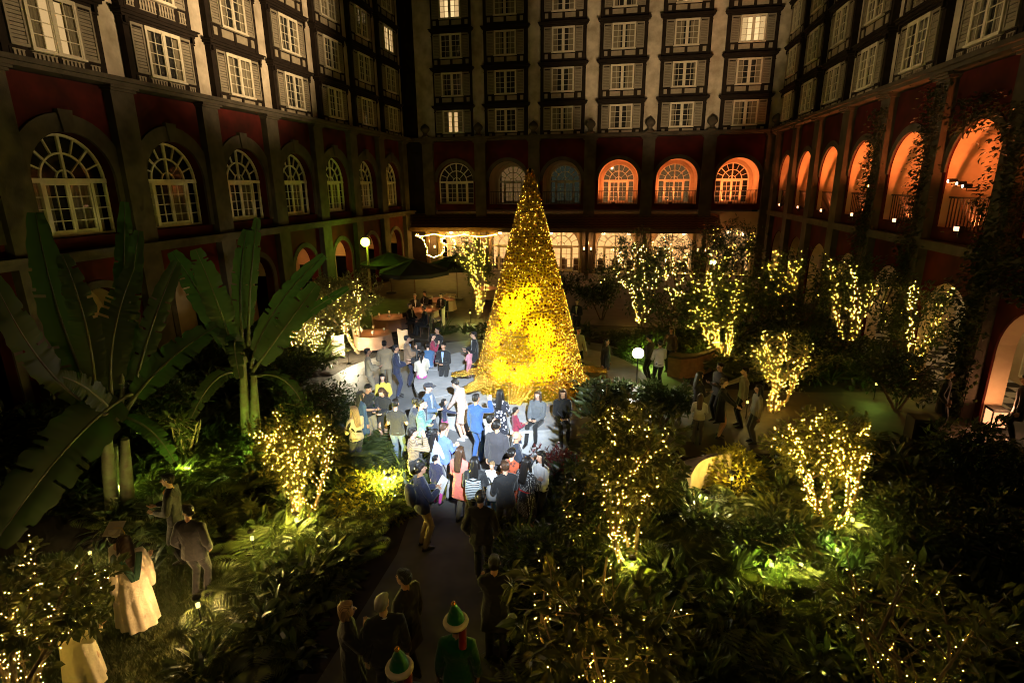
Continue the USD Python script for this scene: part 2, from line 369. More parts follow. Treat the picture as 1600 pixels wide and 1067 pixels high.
for u in PIL_L:
    m = MB(FR_L).box(u-.45, u+.45, -.4, .30, 0, Z_CORN-.42)
    obj('pier', m, 'grey_stone', wing)
    obj('pier_capital', MB(FR_L).box(u-.5, u+.5, -.4, .38, Z_CORN-.42, Z_CORN-.34).box(u-.56, u+.56, -.4, .46, Z_CORN-.34, Z_CORN-.26), 'grey_stone', wing)
    obj('pier_base', MB(FR_L).box(u-.52, u+.52, .3, .40, 0, .9), 'grey_stone', wing)
a, b = PIL_L[0]-.6, BY
obj('cornice', MB(FR_L).box(a, b, -.4, .5, Z_CORN-.26, Z_CORN-.14).box(a, b, -.4, .62, Z_CORN-.14, Z_CORN), 'grey_stone', wing)
obj('string_course', MB(FR_L).box(a, b, -.4, .42, 4.42, 4.58).box(a, b, -.4, .52, 4.58, 4.74), 'grey_stone', wing)

# ---- end wing: open loggia of arches above a lean-to veranda
PIL_B = [-15.22+W*i for i in range(7)]
wing = thing('hotel_wing', 'end wing of the hotel behind the golden cone, loggia arches above a sloping veranda roof', 'hotel wing')
WB = wing
LIT_B = {(0,3): 2, (5,2): 2, (0,0): 1, (4,3): 1}
upper_floors(FR_B, wing, PIL_B, 5, LIT_B, first_wide=(-15.95, -14.5))
ROOM_B = {2: 'lit', 4: 'lit', 3: 'lit', 1: 'lit', 5: 'lit'}
def loggia(fr, wing, pil, depth, r, lit_bays, skip=()):
    for b in range(len(pil)-1):
        u0, u1 = pil[b], pil[b+1]; c = (u0+u1)/2
        hole = arch(c, Z_AS+.05, Z_SP, r)
        obj('red_wall', MB(fr).poly(sbox(u0+.42, 4.75, u1-.42, Z_CORN-.3).difference(hole), -.06 if b not in skip else -.5, 0), 'red_stucco', wing)
        obj('arch_surround', MB(fr).poly(sector(c, Z_SP, r+.004, r+.28), .002, .06), 'grey_stone', wing)
        if b in skip:
            arch_window(fr, wing, c, -.45, r-.04, Z_SP, Z_AS+.07); obj('dark_interior', MB(fr).box(c-1.6, c+1.6, -.9, -.86, Z_AS-.1, Z_SP+1.7), 'dark_room', wing); continue
        # barrel vault, floor and the set-back window wall
        vault = sector(c, Z_SP, r, r+.12).union(sbox(c-r-.12, Z_AS-.2, c-r, Z_SP)).union(sbox(c+r, Z_AS-.2, c+r+.12, Z_SP))
        obj('vault', MB(fr).poly(vault, -depth, -.062), 'pale_stucco', wing)
        obj('loggia_floor', MB(fr).box(c-r, c+r, -depth, -.02, Z_AS-.2, Z_AS+.02), 'grey_stone', wing)
        wr = r*.83
        obj('back_wall', MB(fr).poly(arch(c, Z_AS+.03, Z_SP, r-.004).difference(arch(c, Z_AS+.03, Z_SP, wr)), -depth-.2, -depth+.05), 'pale_stucco', wing)
        arch_window(fr, wing, c, -depth-.1, wr-.01, Z_SP, Z_AS+.05)
        li = lit_bays.get(b)
        obj('lit_interior' if li else 'dark_interior', MB(fr).box(c-wr, c+wr, -depth-1.3, -depth-1.26, Z_AS, Z_SP+wr), li or 'dark_room', wing)
        # balustrade and the low furniture behind it
        g = MB(fr).box(c-r+.01, c+r-.01, -.3, -.22, Z_AS+.95, Z_AS+1.0)
        for k in range(15):
            x = c-r+.08+k*(2*r-.16)/14; g.box(x-.014, x+.014, -.275, -.245, Z_AS+.02, Z_AS+.95)
        obj('balustrade', g, 'iron', wing)
loggia(FR_B, wing, PIL_B, 2.2, 1.45, {1: 'lit_dim', 2: 'lit_dim2', 3: 'lit_dim', 4: 'lit_dim', 5: None}, skip=(0,))
for u in PIL_B:
    obj('pier', MB(FR_B).box(u-.42, u+.42, -.4, .28, 0, Z_CORN-.42), 'grey_stone', wing)
    obj('pier_capital', MB(FR_B).box(u-.5, u+.5, -.4, .36, Z_CORN-.42, Z_CORN-.34).box(u-.56, u+.56, -.4, .44, Z_CORN-.34, Z_CORN-.26), 'grey_stone', wing)
    prof = [(0,0),(.3,0),(.3,.1),(.18,.16),(.16,.3),(.34,.5),(.36,.62),(.28,.78),(.12,.9),(.0,.98)]
    m = MB().lathe(prof, 12, (u, BY-.55, Z_CORN)).cbox((u, BY-.55, Z_CORN+.002), (.7,.3,.02))
    obj('urn', m, 'grey_stone', wing, smooth=40)
obj('cornice', MB(FR_B).box(LX+.65, RX-.65, -.4, .5, Z_CORN-.26, Z_CORN-.14).box(LX+.65, RX-.65, -.4, .62, Z_CORN-.14, Z_CORN), 'grey_stone', wing)
obj('corner_wall', MB(FR_B).box(LX+.02, PIL_B[0]-.42, -.4, -.05, 0, Z_CORN+13.), 'dark_timber', wing)
obj('corner_wall', MB(FR_B).box(PIL_B[-1]+.42, RX-.02, -.4, -.05, 0, Z_CORN+13.), 'dark_timber', wing)
# ground floor: arched doors into a lit restaurant
ZG = 2.0
for b in range(len(PIL_B)-1):
    u0, u1 = PIL_B[b], PIL_B[b+1]; c = (u0+u1)/2
    hole = arch(c, 0, ZG, 1.45)
    obj('ground_wall', MB(FR_B).poly(sbox(u0+.42, 0, u1-.42, 4.6).difference(hole), -.35, 0), 'pale_stucco', wing)
    arch_window(FR_B, wing, c, -.3, 1.42, ZG, .02, name='arched_door', matn='white_paint')
    obj('lit_interior', MB(FR_B).box(c-1.9, c+1.9, -3.2, -3.1, 0, 4.2), 'restaurant_wall', wing)
    obj('interior_ceiling', MB(FR_B).box(c-1.9, c+1.9, -3.1, -.36, 3.8, 3.9), 'restaurant_ceiling', wing)
    m = MB(FR_B)
    for k in range(3):
        x = c-1.1+k*1.1; m.box(x-.28, x+.28, -2.4, -1.9, 0, .75)
        m.box(x-.2, x+.2, -1.6, -1.25, 0, .95)
    obj('restaurant_furniture', m, 'wood_brown', wing)
    for k in range(3): obj('pendant_lamp', MB().lathe([(.0,.0),(.13,.05),(.16,.16),(.08,.26),(0,.28)], 8, (c-1+k, BY+1.6, 2.75+.15*(k % 2))), 'lamp_glow', wing)
# veranda: lean-to roof of tile rows on posts, with a lit soffit
vx0, vx1, vd = -16.6, 6.6, 1.35
prof = Polygon([(0, 4.42), (vd, 3.42), (vd, 3.30), (0, 4.25)])
rows = 9
for k in range(rows):
    y0, y1 = k*vd/rows, (k+1)*vd/rows+.06
    za, zb = 4.44-k/rows, 4.44-(k+1)/rows+.045
    v = []
    xs = np.arange(vx0, vx1, .24); nx = len(xs)
    for j, x in enumerate(xs): v += [(x, y0, za+.035*(j % 2)), (x, y1, zb+.035*(j % 2)+.02)]
    i = np.arange(nx-1)*2
    tm = MB(FR_B).add(np.array(v), np.stack([i, i+1, i+3, i+2], -1))
    obj('roof_tile_course', tm, 'terracotta', wing)
obj('veranda_roof', MB(FR_B).add(np.array([[vx0,.0,4.28],[vx1,.0,4.28],[vx1,vd,3.26],[vx0,vd,3.26],[vx0,0,4.40],[vx1,0,4.40],[vx1,vd,3.40],[vx0,vd,3.40]]), _BOXF), 'wood_brown', wing)
obj('fascia', MB(FR_B).box(vx0, vx1, vd, vd+.06, 3.16, 3.47), 'wood_brown', wing)
for u in PIL_B[:-1]: obj('veranda_post', MB(FR_B).box(u-.12, u+.12, vd-.35, vd-.11, 0, 3.25).box(u-.17, u+.17, vd-.4, vd-.06, 0, .3), 'wood_brown', wing)
for u in PIL_B[:-1]:
    for s in (-.26, .26):
        m = MB().cbox((u+s, BY-.32, 1.9), (.1,.1,.2)); 
        obj('wall_lantern', m, 'lantern_glow', wing)
        obj('lantern_bracket', MB().cbox((u+s, BY-.32, 2.03), (.15,.15,.05)).cbox((u+s, BY-.32, 1.77), (.13,.13,.04)).cbox((u+s, BY-.15, 2.12), (.03,.3,.03)), 'iron', wing)

# ---- eastern wing: arcade lit orange from small lamps on its sills, ivy on its piers
PIL_R = [W*(1.217+i) for i in range(0, 10)]
wing = thing('hotel_wing', 'ivy grown hotel wing whose first floor arcade is lit orange from lamps on its sills', 'hotel wing')
WR = wing
upper_floors(FR_R, wing, PIL_R, 5, {(7,1): 0}, lambda b, k: b in (3,4,5) and k < 2, balusters=lambda b, k: b < 5)
loggia(FR_R, wing, PIL_R, 1.9, 1.45, {b: None for b in range(9)})
for u in PIL_R:
    obj('pier', MB(FR_R).box(u-.42, u+.42, -.4, .28, 0, Z_CORN-.42), 'grey_stone', wing)
    obj('pier_capital', MB(FR_R).box(u-.5, u+.5, -.4, .36, Z_CORN-.42, Z_CORN-.34).box(u-.56, u+.56, -.4, .44, Z_CORN-.34, Z_CORN-.26), 'grey_stone', wing)
obj('cornice', MB(FR_R).box(PIL_R[0]-.6, BY, -.4, .5, Z_CORN-.26, Z_CORN-.14).box(PIL_R[0]-.6, BY, -.4, .62, Z_CORN-.14, Z_CORN), 'grey_stone', wing)
obj('string_course', MB(FR_R).box(PIL_R[0]-.6, BY, -.5, .3, 4.45, 4.74), 'grey_stone', wing)
for b in range(len(PIL_R)-1):
    u0, u1 = PIL_R[b], PIL_R[b+1]; c = (u0+u1)/2
    obj('ground_wall', MB(FR_R).poly(sbox(u0+.42, 0, u1-.42, 4.45).difference(arch(c, 0, 2.1, 1.4)), -.06, 0), 'red_stucco', wing)
    obj('arch_jamb', MB(FR_R).poly(sbox(u0+.42, 0, u1-.42, 4.30).difference(arch(c, -.01, 2.1, 1.4)), -.5, -.062), 'pale_stucco', wing)
    obj('inner_wall', MB(FR_R).poly(sbox(u0, 0, u1, 4.4).difference(arch(c, .3, 2.1, .95)), -3.3, -3.1), 'pale_stucco', wing)
    if 2 <= b <= 6: arch_window(FR_R, wing, c, -3.15, .93, 2.1, .32, name='arched_door')
    obj('dark_interior', MB(FR_R).box(c-1, c+1, -4.2, -4.15, .3, 3.2), 'dark_room', wing)
    for i in range(6):
        for j in range(8):
            if (i+j) % 2 == 0:
                s = W/8; obj('floor_tile', MB(FR_R).box(u0+j*s+.004, u0+(j+1)*s-.004, -3.09+i*s, -3.09+(i+1)*s-.008, .02, .062), 'white_tile', wing) if 3 <= b <= 5 else None
obj('arcade_floor', MB(FR_R).box(PIL_R[0]-.6, BY, -3.1, .0, -.1, .05), 'iron', wing)
obj('arcade_ceiling', MB(FR_R).box(PIL_R[0]-.6, BY, -3.1, -.5, 4.3, 4.44), 'pale_stucco', wing)
# roofs keep the sky light out of the rooms; back of each wing
for fr, w_, a, b in ((FR_L, WL, PIL_L[0]-.6, BY), (FR_B, WB, LX, RX), (FR_R, WR, PIL_R[0]-.6, BY)):
    obj('roof_slab', MB(fr).box(a, b, -6, .6, Z_SILL+STOREY*5, Z_SILL+STOREY*5+.4), 'grey_stone', w_)
    obj('rear_wall', MB(fr).box(a, b, -6.2, -6, 0, Z_SILL+STOREY*5), 'dark_timber', w_)
# ---------------------------------------------------------------- ground, lawn, paths
mat('soil', (.03,.022,.014), (.018,.013,.008), .95, 2, bump=.5)
mat('asphalt', (.085,.08,.072), (.06,.056,.05), .75, 2.2, bump=.3, bscale=60)
mat('plaza_paving', (.17,.17,.17), (.125,.125,.125), .6, 1.4, bump=.15, bscale=40)
mat('stone_pale', (.4,.4,.4), (.3,.3,.3), .65, 2.5, bump=.25, bscale=25)
mat('lawn', (.075,.085,.022), (.045,.052,.014), .95, 3, bump=.6, bscale=50)
mat('warm_paving', (.075,.057,.04), (.045,.035,.025), .7, 2)
obj('ground', MB().box(-60, 60, -40, 90, -.6, 0), 'soil', kind='structure', label='dark earth of the courtyard garden')
def sheet(name, pts, z, m, label, t=.03):
    return obj(name, MB().poly(Polygon(pts), z-t, z, 'xy'), m, kind='structure', label=label)
CX, CY = -2.85, 17.0                          # the cone and its fountain
path_pts = [(-4.6,1.5),(-.6,1.5),(-1.2,5.5),(-1.9,8.4),(-1.9,10.5),(-1.4,12.0),(-4.6,11.6),(-4.2,10),(-3.9,8.3),(-3.9,5.5)]
sheet('path', path_pts, .012, 'asphalt', 'dark asphalt path leading from the camera to the crowd')
ang = np.linspace(0, 2*PI, 49)[:-1]
sheet('plaza', [(CX+7.3*math.cos(a)*(1.0 if math.cos(a) < 0 else .74), CY+.3+6.4*math.sin(a)) for a in ang], .020, 'plaza_paving', 'round paved plaza under the golden cone')
sheet('path', [(1.6,13.2),(4.2,13.9),(9.9,15.6),(9.9,19.3),(6.2,18.6),(1.6,18.3)], .016, 'warm_paving', 'orange lit paving at the foot of the ivy wing')
sheet('path', [(2.3,5.3),(9.9,8.5),(9.9,10.5),(5.5,9.2)], .014, 'warm_paving', 'paved strip at the lower right behind the lit bush')
sheet('terrace', [(-16.5,22.8),(-6.8,22.6),(-2.5,26.5),(5.5,26.5),(9.8,30),(9.8,43.2),(-16.5,43.2)], .016, 'warm_paving', 'dining terrace in front of the veranda')
sheet('lawn', [(-12.5,1.5),(-5.3,1.5),(-5.2,4.5),(-6.1,7.3),(-8.2,7.8),(-12.5,6.4)], .012, 'lawn', 'dark grass lawn at the lower left')
# grass blades
def blades(n, poly, seed, h=(.04,.10)):
    r = np.random.default_rng(seed); pg = Polygon(poly); a, b, c, d = pg.bounds
    p = np.stack([r.uniform(a, c, n*2), r.uniform(b, d, n*2)], -1)
    import shapely
    p = p[shapely.contains_xy(pg, p[:, 0], p[:, 1])][:n]; n = len(p)
    hh = r.uniform(*h, n); t = r.uniform(0, 2*PI, n); w = .006
    d = np.stack([np.cos(t), np.sin(t)], -1); l = r.normal(0, .4, (n, 2))*hh[:, None]
    z = np.full((n, 1), .012)
    v = np.stack([np.hstack([p-d*w, z]), np.hstack([p+d*w, z]), np.hstack([p+l, z+hh[:, None]])], 1).reshape(-1, 3)
    return v, np.arange(3*n).reshape(-1, 3)
leafmat('grass_blade', [(.03,.045,.01),(.08,.09,.02),(.11,.11,.03)], .3, .6)
obj('grass', blades(60000, [(-12.5,1.5),(-5.3,1.5),(-5.2,4.5),(-6.1,7.3),(-8.2,7.8),(-12.5,6.4)], 3), 'grass_blade', kind='stuff', label='short grass of the lawn', cat='grass')
# ---------------------------------------------------------------- fountain and the cone of golden baubles
fo = thing('fountain', 'low grey stone fountain basin round the foot of the golden cone', 'fountain')
RO, RI, ZF = 3.75, 2.55, .60
NSEG = 16
for k in range(NSEG):
    a0, a1 = 2*PI*k/NSEG, 2*PI*(k+1)/NSEG
    aa = np.linspace(a0, a1, 6); g = .006
    aa[0] += g/3; aa[-1] -= g/3
    wall = Polygon([(CX+(RO-.07)*math.cos(a), CY+(RO-.07)*math.sin(a)) for a in aa]+[(CX+(RI+.1)*math.cos(a), CY+(RI+.1)*math.sin(a)) for a in aa[::-1]])
    cap = Polygon([(CX+RO*math.cos(a), CY+RO*math.sin(a)) for a in aa]+[(CX+RI*math.cos(a), CY+RI*math.sin(a)) for a in aa[::-1]])
    obj('wall_block', MB().poly(wall, .02, ZF-.1, 'xy'), 'stone_pale', fo)
    obj('capstone', MB().poly(cap, ZF-.098, ZF+.012*rnd.random(), 'xy'), 'stone_pale', fo)
obj('basin_floor', MB().poly(Point(CX, CY).buffer(RI+.05), .02, .30, 'xy'), 'stone_pale', fo)
blk = thing('stone_block', 'pale stone block at the front of the fountain on which two women sit', 'block')
c = on(858, 690, .3); 
b = trimesh.creation.box([1.45, .95, .62]); b.apply_translation([0, 0, .31+.022])
obj('block', b, 'stone_pale', blk); obj('top_slab', MB().cbox((0,0,.68),(1.55,1.05,.07)), 'stone_pale', blk)
BLK = np.array([-2.0, 13.15, 0]); blk.AddTranslateOp().Set(Gf.Vec3d(*BLK.tolist())); blk.AddRotateZOp().Set(18.)

TOP = 6.95
def cone_r(z): return .10+(1.78-.10)*(1-(z-.55)/(TOP-.55))**1.0
cone = thing('bauble_cone', 'tall glowing cone built of thousands of golden baubles', 'light tree')
emit('cone_bulb', (1., .6, .06), 2.4)
material('bauble_gold', {'o': ('object_info', {}), 'r': ('rgb_ramp', {'ramp': [(0, (.95,.62,.08)), (.5, (.8,.45,.05)), (1, (.9,.7,.2))]}), 'p': ('principled_bsdf', {'metallic': 1., 'roughness': .22})}, [('o.random', 'r.fac'), ('r.color', 'p.base_color')], 'p.BSDF')
mat('bauble_large_gold', (.85,.5,.08), (.6,.32,.04), .12, 4, metal=1.)
material('gold_net', {'d': ('diffuse_bsdf', {'color': (.10,.062,.005)}), 't': ('translucent_bsdf', {'color': (.55,.40,.015)}), 'm': ('mix_closure', {'fac': .6})}, [('d.BSDF', 'm.closure1'), ('t.BSDF', 'm.closure2')], 'm.closure')
zs = np.linspace(.35, TOP-.12, 40)
obj('net', MB().lathe([(cone_r(z)*.955, z) for z in zs], 40, (CX, CY, 0)), 'gold_net', cone, smooth=True)
for z in np.linspace(.8, TOP-.4, 9):
    t = np.linspace(0, 2*PI, 41)
    obj('hoop', MB().tube(np.stack([CX+cone_r(z)*.97*np.cos(t), CY+cone_r(z)*.97*np.sin(t), np.full(41, z)], -1), .012, 4), 'iron', cone)
pts, nrm = [], []
rows = int((TOP-.4)/.088)
for k in range(rows):
    z = .42+k*.088; r = cone_r(z); n = max(3, int(2*PI*r/.102))
    ph = .5*(k % 2)
    for j in range(n):
        a = 2*PI*(j+ph+rnd.uniform(-.3, .3))/n
        pts.append((CX+r*math.cos(a), CY+r*math.sin(a), z+rnd.uniform(-.032, .032)))
# flared skirt: garlands of baubles running out over the basin
for a0 in (2.75, 3.3, 3.95, 4.7, 5.4, 6.0, .35, 1.2, 2.0):
    for q in np.linspace(0, 1, 15):
        for s in np.linspace(-1, 1, 7):
            r = 1.6+q*.95; w = .36*(1-.55*q); a = a0+s*w/r
            pts.append((CX+r*math.cos(a), CY+r*math.sin(a), .92-.26*q**.6-.05*abs(s)+rnd.uniform(-.02,.02)))
pts = np.array(pts)
def instancer(parent, name, protos, P, idx, scale, rots=None, mats=None):
    """PointInstancer part; protos: list of (mesh, material, smooth)"""
    path = numbered(pth(parent)+'/'+name)
    pi = UsdGeom.PointInstancer.Define(stage, path); rel = []
    for k, (m, mt_, sm) in enumerate(protos):
        rel.append(usdkit.mesh(stage, '%s/model_%03d' % (path, k+1), m.mesh() if isinstance(m, MB) else m, '/World/Looks/'+mt_, sm).GetPath())
    pi.CreatePrototypesRel().SetTargets(rel)
    pi.CreatePositionsAttr(Vt.Vec3fArray.FromNumpy(np.asarray(P, np.float32))); pi.CreateProtoIndicesAttr(Vt.IntArray.FromNumpy(np.asarray(idx, np.int32)))
    s = np.asarray(scale, np.float32); s = np.repeat(s[:, None], 3, 1) if s.ndim == 1 else s
    pi.CreateScalesAttr(Vt.Vec3fArray.FromNumpy(s))
    if rots is not None:                        # quaternions w, x, y, z
        pi.CreateOrientationsAttr(Vt.QuathArray([Gf.Quath(*[float(x) for x in q]) for q in rots]))
    return pi
ball = trimesh.creation.icosphere(2, 1.0)
tag(instancer(cone, 'bauble', [(ball, 'bauble_gold', True)], pts, np.zeros(len(pts)), rng.uniform(.029, .045, len(pts))), kind='stuff')
big = [(CX+cone_r(z)*1.02*math.cos(a), CY+cone_r(z)*1.02*math.sin(a), z) for z, a in zip(rng.uniform(.6, 4.2, 46), rng.uniform(PI-.25, 2*PI+.25, 46))]
bigm = trimesh.creation.icosphere(2, 1.0)
for p in big:
    m = bigm.copy(); m.apply_scale(rnd.uniform(.045, .062)); m.apply_translation(p); obj('large_bauble', m, 'bauble_large_gold', cone, True)
# fairy lights wound round it
n = 1900; zz = np.sqrt(rng.uniform(0, 1, n)); zz = .45+(TOP-.5)*(1-zz); aa = rng.uniform(0, 2*PI, n); rr = np.array([cone_r(z) for z in zz])*1.0+.03
BULB = trimesh.creation.icosahedron()
def bulbs_mesh(P, r):
    P = np.asarray(P); r = np.broadcast_to(r, (len(P),)); v = np.array([[1,0,0],[-1,0,0],[0,1,0],[0,-1,0],[0,0,1],[0,0,-1.]]); f = np.array([[0,2,4],[2,1,4],[1,3,4],[3,0,4],[2,0,5],[1,2,5],[3,1,5],[0,3,5]])
    return (P[:, None]+v[None]*r[:, None, None]).reshape(-1, 3), (f[None]+6*np.arange(len(P))[:, None, None]).reshape(-1, 3)
cl = thing('fairy_lights', 'string of tiny golden bulbs wound round the bauble cone', 'fairy lights')
tag(obj('bulb', bulbs_mesh(np.stack([CX+rr*np.cos(aa), CY+rr*np.sin(aa), zz], -1), .012), 'cone_bulb', cl), kind='stuff')
t = np.linspace(0, 1, 900); zt = .45+(TOP-.5)*t; rt = np.array([cone_r(z) for z in zt])+.012
obj('wire', MB().tube(np.stack([CX+rt*np.cos(t*2*PI*24), CY+rt*np.sin(t*2*PI*24), zt], -1), .004, 3), 'iron', cl)
obj('topper', MB().lathe([(0,0),(.09,.03),(.12,.12),(.07,.2),(0,.24)], 12, (CX, CY, TOP-.1)), 'bauble_large_gold', cone, True)
# lamps inside: they shine through the net where the photograph has its hot spots
emit('yellow_lamp', (1., .72, .05), 8)
for k, (px, py, s, g, ha) in enumerate([(797,484,1.5,1.0,24),(846,522,1.0,.9,22),(781,575,.75,.7,21),(815,587,1.1,.55,24),(850,573,.6,.8,22),(772,530,.5,.8,20),(872,556,.3,.8,20),(826,462,.5,.8,20)]):
    d = FWD+RIGHT*(px-800)/F_PX-UP*(py-533.5)/F_PX
    for q in np.linspace(10, 24, 1400):
        p = EYE+d*q
        if p[2] < TOP and math.hypot(p[0]-CX, p[1]-CY) < cone_r(p[2])*.955: break
    ax = np.array([CX, CY, p[2]]); v = (ax-p)/np.linalg.norm(ax-p); q_ = p+v*min(g, np.linalg.norm(ax-p)*.9)
    la = thing('cone_lamp', 'yellow lamp inside the golden cone, '+['its broad glow at upper left','its glow right of the middle','its glow at the lower left edge','the hottest low glow in the middle','its low glow right of the hottest one','its glow at the left edge at half height','its glow at the far right','its highest glow right of the axis'][k], 'lamp', 'lamps inside the golden cone', q_)
    obj('bulb', trimesh.creation.icosphere(2, .05), 'yellow_lamp', la, True); obj('socket', MB().lathe([(.0,-.16),(.035,-.16),(.035,-.055),(0,-.055)], 10), 'iron', la)
    spot(str(la.GetPath())+'/glow', -v*.06, -v, 330*s*g*g, (1., .88, .015), ha+12, .05, 1.)
    point(str(la.GetPath())+'/fill', -v*g*.45, 1.7*s, (1., .84, .02), .05)
# ---------------------------------------------------------------- people
def _fib(n):
    i = np.arange(n)+.5; ph = np.arccos(1-2*i/n); th = PI*(1+5**.5)*i
    return np.stack([np.cos(th)*np.sin(ph), np.sin(th)*np.sin(ph), np.cos(ph)], -1)
S8, S14, S26 = np.array([[1,0,0],[-1,0,0],[0,1,0],[0,-1,0],[0,0,1],[0,0,-1],[.6,.6,.5],[-.6,.6,.5],[.6,-.6,-.5],[-.6,-.6,-.5]]), _fib(18), _fib(34)
def hull(*balls, q=S14):
    """hull of balls (x, y, z, r) or (x, y, z, (rx, ry, rz))"""
    return Manifold.hull_points(np.vstack([q*(np.asarray(b[3]) if np.ndim(b[3]) else b[3])+np.asarray(b[:3]) for b in balls]).astype(np.float64))
def union(parts):
    return Manifold.batch_boolean(parts, m3.OpType.Add)
def ik(a, b, l1, l2, pole):
    d = b-a; L = np.linalg.norm(d); L2 = min(L, (l1+l2)*.995); d = d/max(L, 1e-6); b = a+d*L2
    x = (l1*l1-l2*l2+L2*L2)/(2*L2); h = math.sqrt(max(l1*l1-x*x, 0)); p = pole-d*np.dot(pole, d); p /= np.linalg.norm(p)+1e-9
    return a+d*x+p*h, b
_made = {}
def cloth(color, kind='plain', c2=(.7,.7,.7)):
    key = (tuple(color), kind, tuple(c2))
    if key in _made: return _made[key]
    name = 'cloth_%d' % (len(_made)+1); _made[key] = name
    n = {'t': ('texture_coordinate', {}), 'n': ('noise_texture', {'scale': 7, 'detail': 3}), 'b': ('bump', {'strength': .55, 'distance': .05}),
         'p': ('principled_bsdf', {'roughness': .85, 'sheen_weight': .15}), 'm': ('mix_color', {'a': tuple(c*.7 for c in color), 'b': color})}
    l = [('t.object', 'n.vector'), ('n.fac', 'b.height'), ('b.normal', 'p.normal'), ('n.fac', 'm.fac'), ('m.result', 'p.base_color')]
    if kind == 'shiny': n['p'][1].update(roughness=.25, metallic=.5)
    if kind in ('stripe', 'dots', 'floral', 'sparkle'):
        if kind == 'stripe':
            n['w'] = ('wave_texture', {'scale': 9., 'bands_direction': 'z', 'distortion': .6, 'detail': 1}); n['k'] = ('math', {'math_type': 'greater_than', 'value2': .55}); l += [('t.object', 'w.vector'), ('w.fac', 'k.value1')]
        else:
            n['w'] = ('voronoi_texture', {'scale': {'dots': 32, 'floral': 13, 'sparkle': 45}[kind], 'randomness': .3 if kind == 'dots' else 1}); n['k'] = ('math', {'math_type': 'less_than', 'value2': {'dots': .3, 'floral': .36, 'sparkle': .3}[kind]}); l += [('t.object', 'w.vector'), ('w.distance', 'k.value1')]
        n['m2'] = ('mix_color', {'b': c2}); l.remove(('m.result', 'p.base_color')); l += [('k.value', 'm2.fac'), ('m.result', 'm2.a'), ('m2.result', 'p.base_color')]
    material(name, n, l, 'p.BSDF')
    return name
for nm, c in (('skin_light', (.56,.33,.22)), ('skin_tan', (.42,.23,.14)), ('skin_brown', (.28,.145,.085))):
    material(nm, {'t': ('texture_coordinate', {}), 'n': ('noise_texture', {'scale': 22}), 'm': ('mix_color', {'a': tuple(x*.82 for x in c), 'b': c}), 'p': ('principled_bsdf', {'roughness': .5, 'subsurface_weight': .0})}, [('t.object', 'n.vector'), ('n.fac', 'm.fac'), ('m.result', 'p.base_color')], 'p.BSDF')
for nm, c in (('hair_black', (.012,.010,.009)), ('hair_brown', (.06,.03,.016)), ('hair_blond', (.32,.2,.09)), ('hair_grey', (.26,.24,.22))):
    material(nm, {'t': ('texture_coordinate', {}), 'w': ('wave_texture', {'scale': 22, 'bands_direction': 'x', 'distortion': 4, 'detail': 3}), 'm': ('mix_color', {'a': tuple(x*.55 for x in c), 'b': tuple(min(1, x*1.35) for x in c)}), 'b': ('bump', {'strength': .6, 'distance': .02}), 'p': ('principled_bsdf', {'roughness': .42})},
             [('t.object', 'w.vector'), ('w.fac', 'm.fac'), ('w.fac', 'b.height'), ('b.normal', 'p.normal'), ('m.result', 'p.base_color')], 'p.BSDF')
mat('eye_dark', (.01,.008,.007), None, .2); mat('lip', (.3,.08,.07), None, .4); mat('shoe_leather', (.016,.013,.012), None, .35); mat('shoe_white', (.6,.58,.55), None, .6)
mat('phone_black', (.01,.01,.012), None, .2); mat('paper_white', (.7,.7,.68), None, .8)
emit('phone_screen', (.6,.75,1.), 1.6)

ARMS = {'down': ((-.26,.02,.82), (.26,.04,.82)), 'front': ((-.10,.27,1.10), (.10,.30,1.14)), 'phone': ((-.24,.03,.83), (.12,.36,1.50)), 'camera': ((-.06,.25,1.53), (.07,.25,1.53)),
        'reach': ((-.24,.03,.85), (.10,.50,1.22)), 'reach2': ((-.10,.40,.98), (.10,.42,1.0)), 'drink': ((-.24,.04,.85), (.08,.22,1.36)), 'pockets': ((-.22,.08,.93), (.22,.08,.93)),
        'fold': ((.10,.20,1.16), (-.10,.23,1.20)), 'walk': ((-.24,.20,.86), (.24,-.16,.86)), 'lap': ((-.10,.36,1.02), (.10,.36,1.02)), 'hip': ((-.24,.02,.84), (.22,-.02,1.02)), 'book': ((-.08,.30,1.18), (.08,.30,1.18))}

